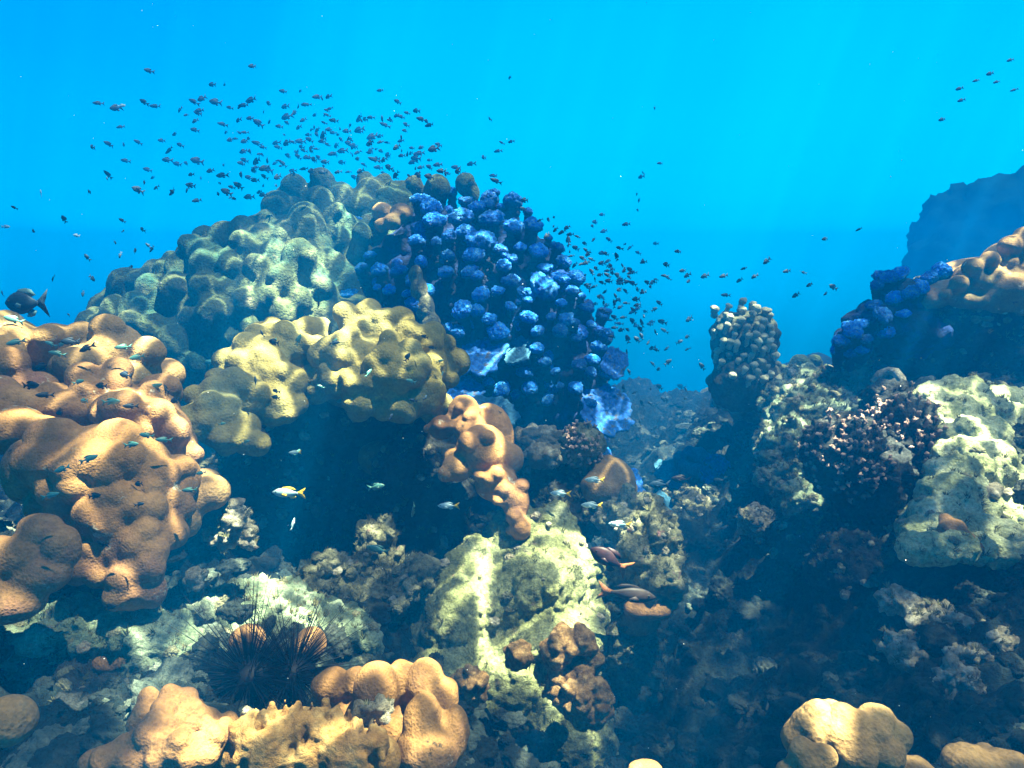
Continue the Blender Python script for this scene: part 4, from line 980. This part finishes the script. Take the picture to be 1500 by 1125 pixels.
for px, py, d, L, ang, lab in ((423, 722, 2.7, 52, 180, "pale fish with a yellow tail alone in front of the dark cave"), (657, 741, 2.6, 33, 182, "pale fish with a yellow tail under the stacked brown lobes"), (821, 723, 2.9, 32, 180, "pale fish with an orange yellow tail left of the round tan ball"),
                               (871, 703, 3.0, 30, 180, "upper pale yellow-tailed fish crossing the round tan ball"), (867, 740, 2.95, 32, 180, "lower pale yellow-tailed fish crossing the round tan ball"), (908, 768, 2.8, 34, 178, "pale yellow-tailed fish by the top of the green rock column"), (432, 663, 2.9, 20, 185, "small dim fish with a yellow tail at the top of the cave")):
    big_fish(px, py, d, L, ang, 6, .27, .13, M['fish_pale'], M['fin_yellow'], M['fin_yellow'] if px == 423 else M['fish_pale'], lab, "yellowtail_fish", "pale fish with yellow tails")
big_fish(893, 820, 2.5, 66, 150, 5, .40, .17, M['fish_red'], M['fin_orange'], M['fish_red'], "reddish brown fish with an orange tail diving beside the pale rock face")
big_fish(918, 870, 2.6, 90, 350, 5, .26, .15, M['fish_brown'], M['fin_orange'], M['fish_brown'], "dark brown slender fish below the reddish one, facing right")
big_fish(966, 710, 4.5, 32, 180, 0, .36, .15, M['fish_dark'], M['fish_dark'], M['fish_dark'], "dark fish hovering before the hazy valley plates")
big_fish(998, 702, 4.6, 30, 175, 0, .34, .15, M['fish_brown'], M['fish_brown'], M['fish_brown'], "dull brown fish right behind the dark one in the valley")
big_fish(1063, 745, 4.4, 22, 300, 20, .34, .15, M['fish_dark'], M['fish_dark'], M['fish_dark'], "dark fish nosing down beside the pale crusted boulder")
big_fish(554, 805, 2.75, 36, 165, 0, .30, .15, M['fish_teal'], M['fish_teal'], M['fish_teal'], "dark teal fish against the knobbly rock under the cave")
big_fish(551, 713, 2.9, 26, 10, 0, .32, .14, M['fish_teal'], M['fish_teal'], M['fish_teal'], "dim teal fish facing right in the middle of the cave")
big_fish(605, 748, 2.9, 30, 255, 30, .24, .12, M['fish_teal'], M['fish_teal'], M['fish_teal'], "thin teal fish hanging nose down in the cave")
big_fish(429, 768, 2.8, 20, 80, 30, .28, .12, M['fish_pale'], M['fish_pale'], M['fish_pale'], "small pale fish hanging nose up in the cave")
# small teal fish over the left corals and the yellow coral
over_left = zl(0, 220, 2.96, [(220, 840), (260, 845), (250, 882), (305, 830), (375, 858), (185, 938), (535, 853), (595, 897), (650, 850), (130, 1020), (195, 1062), (440, 1022), (365, 1087), (480, 1090), (670, 1025), (715, 1035), (565, 1110), (545, 975), (70, 832), (60, 735), (915, 920), (1190, 832), (1450, 835), (760, 1085), (340, 1005)]) + \
            zl(0, 560, 3.124, [(405, 350), (285, 397), (430, 520), (640, 557), (635, 465), (230, 517), (672, 243), (750, 263), (275, 140), (465, 738), (905, 578), (868, 493), (600, 285), (920, 415), (500, 1028), (940, 455)])
over_yel = zl(250, 430, 2.727, [(415, 192), (510, 185), (652, 197), (1015, 172), (1045, 216), (945, 255), (1075, 270), (1085, 320), (790, 318), (340, 352), (420, 390), (420, 415), (555, 410), (680, 430), (960, 350), (1018, 416), (970, 427), (880, 492), (600, 372), (300, 592), (205, 520), (270, 680), (365, 160), (590, 45), (505, 635)])
fL = left_back + left_mid + big
for i, (px, py) in enumerate(over_left):
    d = (hit_blobs(fL + yel + mound_left, px, py) or 2.4) - random.uniform(.12, .3)
    small_fish((TL + TL[:1] + DK)[i % 6], px, py, d, random.uniform(16, 28), random.choice((170, 165, 185, 195, 10, 150)) + random.gauss(0, 6), random.gauss(0, 18), "teal_fish", "small teal green fish drifting close over the tan and brown domes at the left", "teal fish over the brown domes")
for i, (px, py) in enumerate(over_yel):
    d = (hit_blobs(yel, px, py) or 3.2) - random.uniform(.1, .3)
    small_fish((TL + TL[:1] + DK)[i % 6], px, py, d, random.uniform(12, 20), random.choice((170, 165, 190, 20, 60, 110)) + random.gauss(0, 8), random.gauss(0, 25), "teal_fish", "small teal green fish drifting close over the large yellow coral", "teal fish over the yellow coral")

# ------------------------------------------------------------------ rubble and turf: nobody could count them
def scatter_stuff(name, protos, spots, mat, kind_label):
    cache = []
    for me in protos:
        co = np.empty(len(me.vertices) * 3); me.vertices.foreach_get("co", co); me.calc_loop_triangles()
        tr = np.empty(len(me.loop_triangles) * 3, int); me.loop_triangles.foreach_get("vertices", tr)
        cache.append((co.reshape(-1, 3), tr.reshape(-1, 3)))
    V, Fc, nn = [], [], 0
    for p, up, r in spots:
        co, tr = random.choice(cache)
        Mx = np.array(rot_to(up, random.uniform(0, 6.28)).to_3x3())
        V.append((co * r * np.array([random.uniform(.7, 1.4), random.uniform(.7, 1.3), random.uniform(.5, 1.1)])) @ Mx.T + np.array(p[:])); Fc.append(tr + nn); nn += len(co)
    o = link(name, smooth(np_mesh(name, np.concatenate(V), np.concatenate(Fc))), mat, origin=(0, 0, 0))
    return tag(o, kind_label, kind="stuff")
STONES = [blob_mesh("stone", [Blob((0, 0, 0), (.9, .8, .6)), Blob((.4, .2, .1), (.5, .5, .5)), Blob((-.4, -.3, .1), (.5, .6, .4))], .2, 1, [('CLOUDS', .5, .5, 2), ('VORONOI', .3, -.3, 1), ('CLOUDS', .15, .15, 2)]) for k in range(1)] + \
         [knob_mesh(90 + k, length=.6, dsp=.3) for k in range(2)]
UP = Vector((0, 0, 1))
random.seed(21)
sp_a, sp_b = [], []
while len(sp_a) + len(sp_b) < 7000:
    y = 1.0 + 8 * random.random() ** 2.0; x = random.uniform(-.85, .85) * (y + .4)
    r = random.choice((.008, .012, .018, .025, .035, .055)) * random.uniform(.7, 1.3) * (.7 + y * .12)
    lit = random.random()
    (sp_a if lit < .6 or (.2 < x < 2.2 and y < 4.2 and lit < .93) else sp_b).append((Vector((x, y, gz_at(x, y) + r * .15)), (UP + Vector((random.gauss(0, .4), random.gauss(0, .4), 0))).normalized(), r))  # mostly dark stones in the gully, painting its shade into the rubble
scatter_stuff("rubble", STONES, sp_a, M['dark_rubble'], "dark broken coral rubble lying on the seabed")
scatter_stuff("pale_rubble", STONES, sp_b, M['pale_rubble'], "paler broken coral rubble lying on the seabed")
# crusts, little corals and turf growing on the rocks
rock_objs = [o for o in bpy.data.objects if o.type == 'MESH' and o.get("category") in ("rock", "boulder")]
sp_c, sp_t, sp_d = [], [], []
for o in rock_objs:
    near = pix(o.location)[2]
    if near > 5.6: continue
    vs_ = o.data.vertices
    area = sum(p.area for p in o.data.polygons)
    if o is slope_rock or o is pale_rock: area *= .3
    for k in range(int(area * 100)):
        v = vs_[random.randrange(len(vs_))]
        if v.normal.z < -.2 or v.normal.y > .5: continue
        (sp_c if random.random() < .35 else sp_d).append((o.location + v.co, (v.normal + UP * .4).normalized(), random.uniform(.006, .022) * (.6 + near * .2)))
    for k in range(int(area * 420)):
        v = vs_[random.randrange(len(vs_))]
        if v.normal.z < 0: continue
        sp_t.append((o.location + v.co, (v.normal + UP * .5 + Vector((random.gauss(0, .3), random.gauss(0, .3), 0))).normalized(), random.uniform(.010, .024) * (.6 + near * .15)))
scatter_stuff("encrusting_growth", STONES, sp_c, M['crust'], "pale crusts and tiny corals growing on the rocks")
scatter_stuff("dark_growth", STONES, sp_d, M['algae_rock'], "dull algae covered nodules growing on the rocks")
tv, tf = [], []
for k in range(7):
    a = k * 2.4; lean = .25 + .12 * (k % 3)
    bx, by = math.cos(a) * .25, math.sin(a) * .25
    b0 = len(tv)
    for z, w in ((0, .10), (.5, .08), (1.0, .02)):
        ox, oy = bx + math.cos(a) * lean * z * z, by + math.sin(a) * lean * z * z
        tv += [(ox + w, oy, z), (ox - w * .5, oy + w * .8, z), (ox - w * .5, oy - w * .8, z)]
    for q in range(2):
        for j in range(3): tf.append((b0 + q * 3 + j, b0 + q * 3 + (j + 1) % 3, b0 + q * 3 + 3 + (j + 1) % 3, b0 + q * 3 + 3 + j))
scatter_stuff("turf_algae", [np_mesh("tuft", tv, tf)], sp_t, M['turf'], "short turf algae on the rocks")

# ------------------------------------------------------------------ drifting specks
V, Fc, nn = [], [], 0
iv, fi = ico(1)
for i in range(280):
    d = random.uniform(1.0, 4.5); p = wp(random.uniform(-60, 1560), random.uniform(-40, 1180), d)
    V.append(iv * random.uniform(.0005, .0012) * (.6 + d * .25) + np.array(p[:])); Fc.append(fi + nn); nn += len(iv)
tag(link("drifting_specks", np_mesh("drifting_specks", np.concatenate(V), np.concatenate(Fc)), M['speck'], origin=(0, 0, 0)), "pale specks drifting in the water", kind="stuff")

# ------------------------------------------------------------------ unseen sheet added overhead for the water surface; its pattern dapples the sunlight
wm = bpy.data.materials.new("sunlight_gobo"); wm.use_nodes = True
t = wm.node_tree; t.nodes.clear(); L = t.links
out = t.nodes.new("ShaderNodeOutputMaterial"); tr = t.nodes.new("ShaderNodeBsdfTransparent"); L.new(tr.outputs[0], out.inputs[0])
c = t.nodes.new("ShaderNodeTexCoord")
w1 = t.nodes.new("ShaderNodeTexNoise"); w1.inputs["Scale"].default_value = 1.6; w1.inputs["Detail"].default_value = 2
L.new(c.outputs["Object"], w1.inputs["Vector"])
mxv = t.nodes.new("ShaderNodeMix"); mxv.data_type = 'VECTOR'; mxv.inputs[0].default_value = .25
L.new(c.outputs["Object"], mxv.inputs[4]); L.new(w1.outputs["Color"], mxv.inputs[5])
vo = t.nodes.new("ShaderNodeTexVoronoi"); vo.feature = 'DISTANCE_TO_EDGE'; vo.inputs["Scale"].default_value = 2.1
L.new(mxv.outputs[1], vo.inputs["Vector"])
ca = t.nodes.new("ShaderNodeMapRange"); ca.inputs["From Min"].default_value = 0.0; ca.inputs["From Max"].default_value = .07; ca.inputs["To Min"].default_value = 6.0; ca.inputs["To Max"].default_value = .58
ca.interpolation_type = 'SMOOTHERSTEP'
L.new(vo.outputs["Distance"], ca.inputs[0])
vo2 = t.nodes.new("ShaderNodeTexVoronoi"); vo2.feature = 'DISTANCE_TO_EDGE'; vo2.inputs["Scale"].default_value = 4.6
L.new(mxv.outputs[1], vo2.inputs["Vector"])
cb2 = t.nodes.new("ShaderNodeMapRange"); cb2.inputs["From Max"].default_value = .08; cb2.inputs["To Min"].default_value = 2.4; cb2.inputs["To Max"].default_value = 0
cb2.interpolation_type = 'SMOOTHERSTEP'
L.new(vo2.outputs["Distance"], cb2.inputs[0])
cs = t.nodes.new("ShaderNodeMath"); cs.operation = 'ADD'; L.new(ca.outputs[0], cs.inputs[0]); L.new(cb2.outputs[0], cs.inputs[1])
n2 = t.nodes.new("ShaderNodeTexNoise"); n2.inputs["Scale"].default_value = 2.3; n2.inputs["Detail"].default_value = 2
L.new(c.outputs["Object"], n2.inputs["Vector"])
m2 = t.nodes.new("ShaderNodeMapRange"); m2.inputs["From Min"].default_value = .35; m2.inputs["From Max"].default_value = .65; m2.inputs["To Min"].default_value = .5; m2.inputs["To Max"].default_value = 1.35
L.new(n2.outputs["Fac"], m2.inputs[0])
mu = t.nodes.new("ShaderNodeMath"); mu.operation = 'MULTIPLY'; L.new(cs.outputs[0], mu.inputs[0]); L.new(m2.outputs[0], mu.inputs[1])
# sine waves fitted to shade the gully and light chosen parts of reef
SHADE_WAVES = [(0.135, -4.923, 0.476, 2.047), (0.279, -0.545, 2.431, 2.377), (0.306, 1.405, 0.955, -0.137), (0.443, -1.556, 0.461, -2.636), (0.293, 2.71, 4.73, -0.471), (0.196, 4.986, 1.512, -2.145), (0.248, -3.648, 1.193, -1.253), (0.486, -1.466, 0.042, 1.81)]
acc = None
for amp_, kx, ky, ph_ in SHADE_WAVES:
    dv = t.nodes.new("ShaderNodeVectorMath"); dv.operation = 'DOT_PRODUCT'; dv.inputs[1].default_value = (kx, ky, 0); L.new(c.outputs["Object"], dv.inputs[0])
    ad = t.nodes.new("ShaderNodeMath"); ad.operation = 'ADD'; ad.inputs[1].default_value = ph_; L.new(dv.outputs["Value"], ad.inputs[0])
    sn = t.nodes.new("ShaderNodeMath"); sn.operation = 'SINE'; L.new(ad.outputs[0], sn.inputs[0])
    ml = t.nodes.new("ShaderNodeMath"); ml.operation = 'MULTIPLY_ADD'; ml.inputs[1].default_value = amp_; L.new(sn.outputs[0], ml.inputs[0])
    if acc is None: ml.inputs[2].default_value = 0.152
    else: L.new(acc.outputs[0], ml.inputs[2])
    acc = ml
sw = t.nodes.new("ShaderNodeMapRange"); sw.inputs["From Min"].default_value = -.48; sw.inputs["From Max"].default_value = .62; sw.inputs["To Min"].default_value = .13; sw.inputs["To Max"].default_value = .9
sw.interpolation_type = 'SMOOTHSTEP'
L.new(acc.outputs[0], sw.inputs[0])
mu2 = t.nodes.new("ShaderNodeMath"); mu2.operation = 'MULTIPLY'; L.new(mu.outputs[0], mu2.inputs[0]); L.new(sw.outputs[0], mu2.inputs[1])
# pattern faded to clear so the sheet's far edge stays hidden
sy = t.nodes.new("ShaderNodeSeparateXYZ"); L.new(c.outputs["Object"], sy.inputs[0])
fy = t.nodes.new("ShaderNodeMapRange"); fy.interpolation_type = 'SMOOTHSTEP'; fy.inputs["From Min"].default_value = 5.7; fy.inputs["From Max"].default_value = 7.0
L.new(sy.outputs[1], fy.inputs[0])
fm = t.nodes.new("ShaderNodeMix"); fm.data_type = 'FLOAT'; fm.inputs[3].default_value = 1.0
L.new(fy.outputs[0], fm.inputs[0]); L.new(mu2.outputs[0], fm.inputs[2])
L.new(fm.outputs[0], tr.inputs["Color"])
light_sheet = link("water", np_mesh("water", [(-7, -4, 0), (7, -4, 0), (7, 7.5, 0), (-7, 7.5, 0)], [(0, 1, 2, 3)]), wm, origin=(0, 0, 0))  # unseen sheet above the camera, added to shape the sunlight
light_sheet.location = (0, 0, 3.0)
tag(light_sheet, kind="structure")

# ------------------------------------------------------------------ the water itself as one even volume
hm = bpy.data.materials.new("sea_water"); hm.use_nodes = True
t = hm.node_tree; t.nodes.clear()
out = t.nodes.new("ShaderNodeOutputMaterial"); pv = t.nodes.new("ShaderNodeVolumePrincipled")
t.links.new(pv.outputs[0], out.inputs["Volume"])
pv.inputs["Color"].default_value = (0.0, 0.19, 0.53, 1)
pv.inputs["Density"].default_value = 0.060
pv.inputs["Anisotropy"].default_value = 0.0
bm = bmesh.new(); bmesh.ops.create_cube(bm, size=1)
me = bpy.data.meshes.new("haze"); bm.to_mesh(me); bm.free(); me.materials.append(hm)
hz = bpy.data.objects.new("haze", me); COL.objects.link(hz)
hz.scale = (58, 35, 12.8); hz.location = (11, 9.5, -4.3)
tag(hz, kind="stuff")
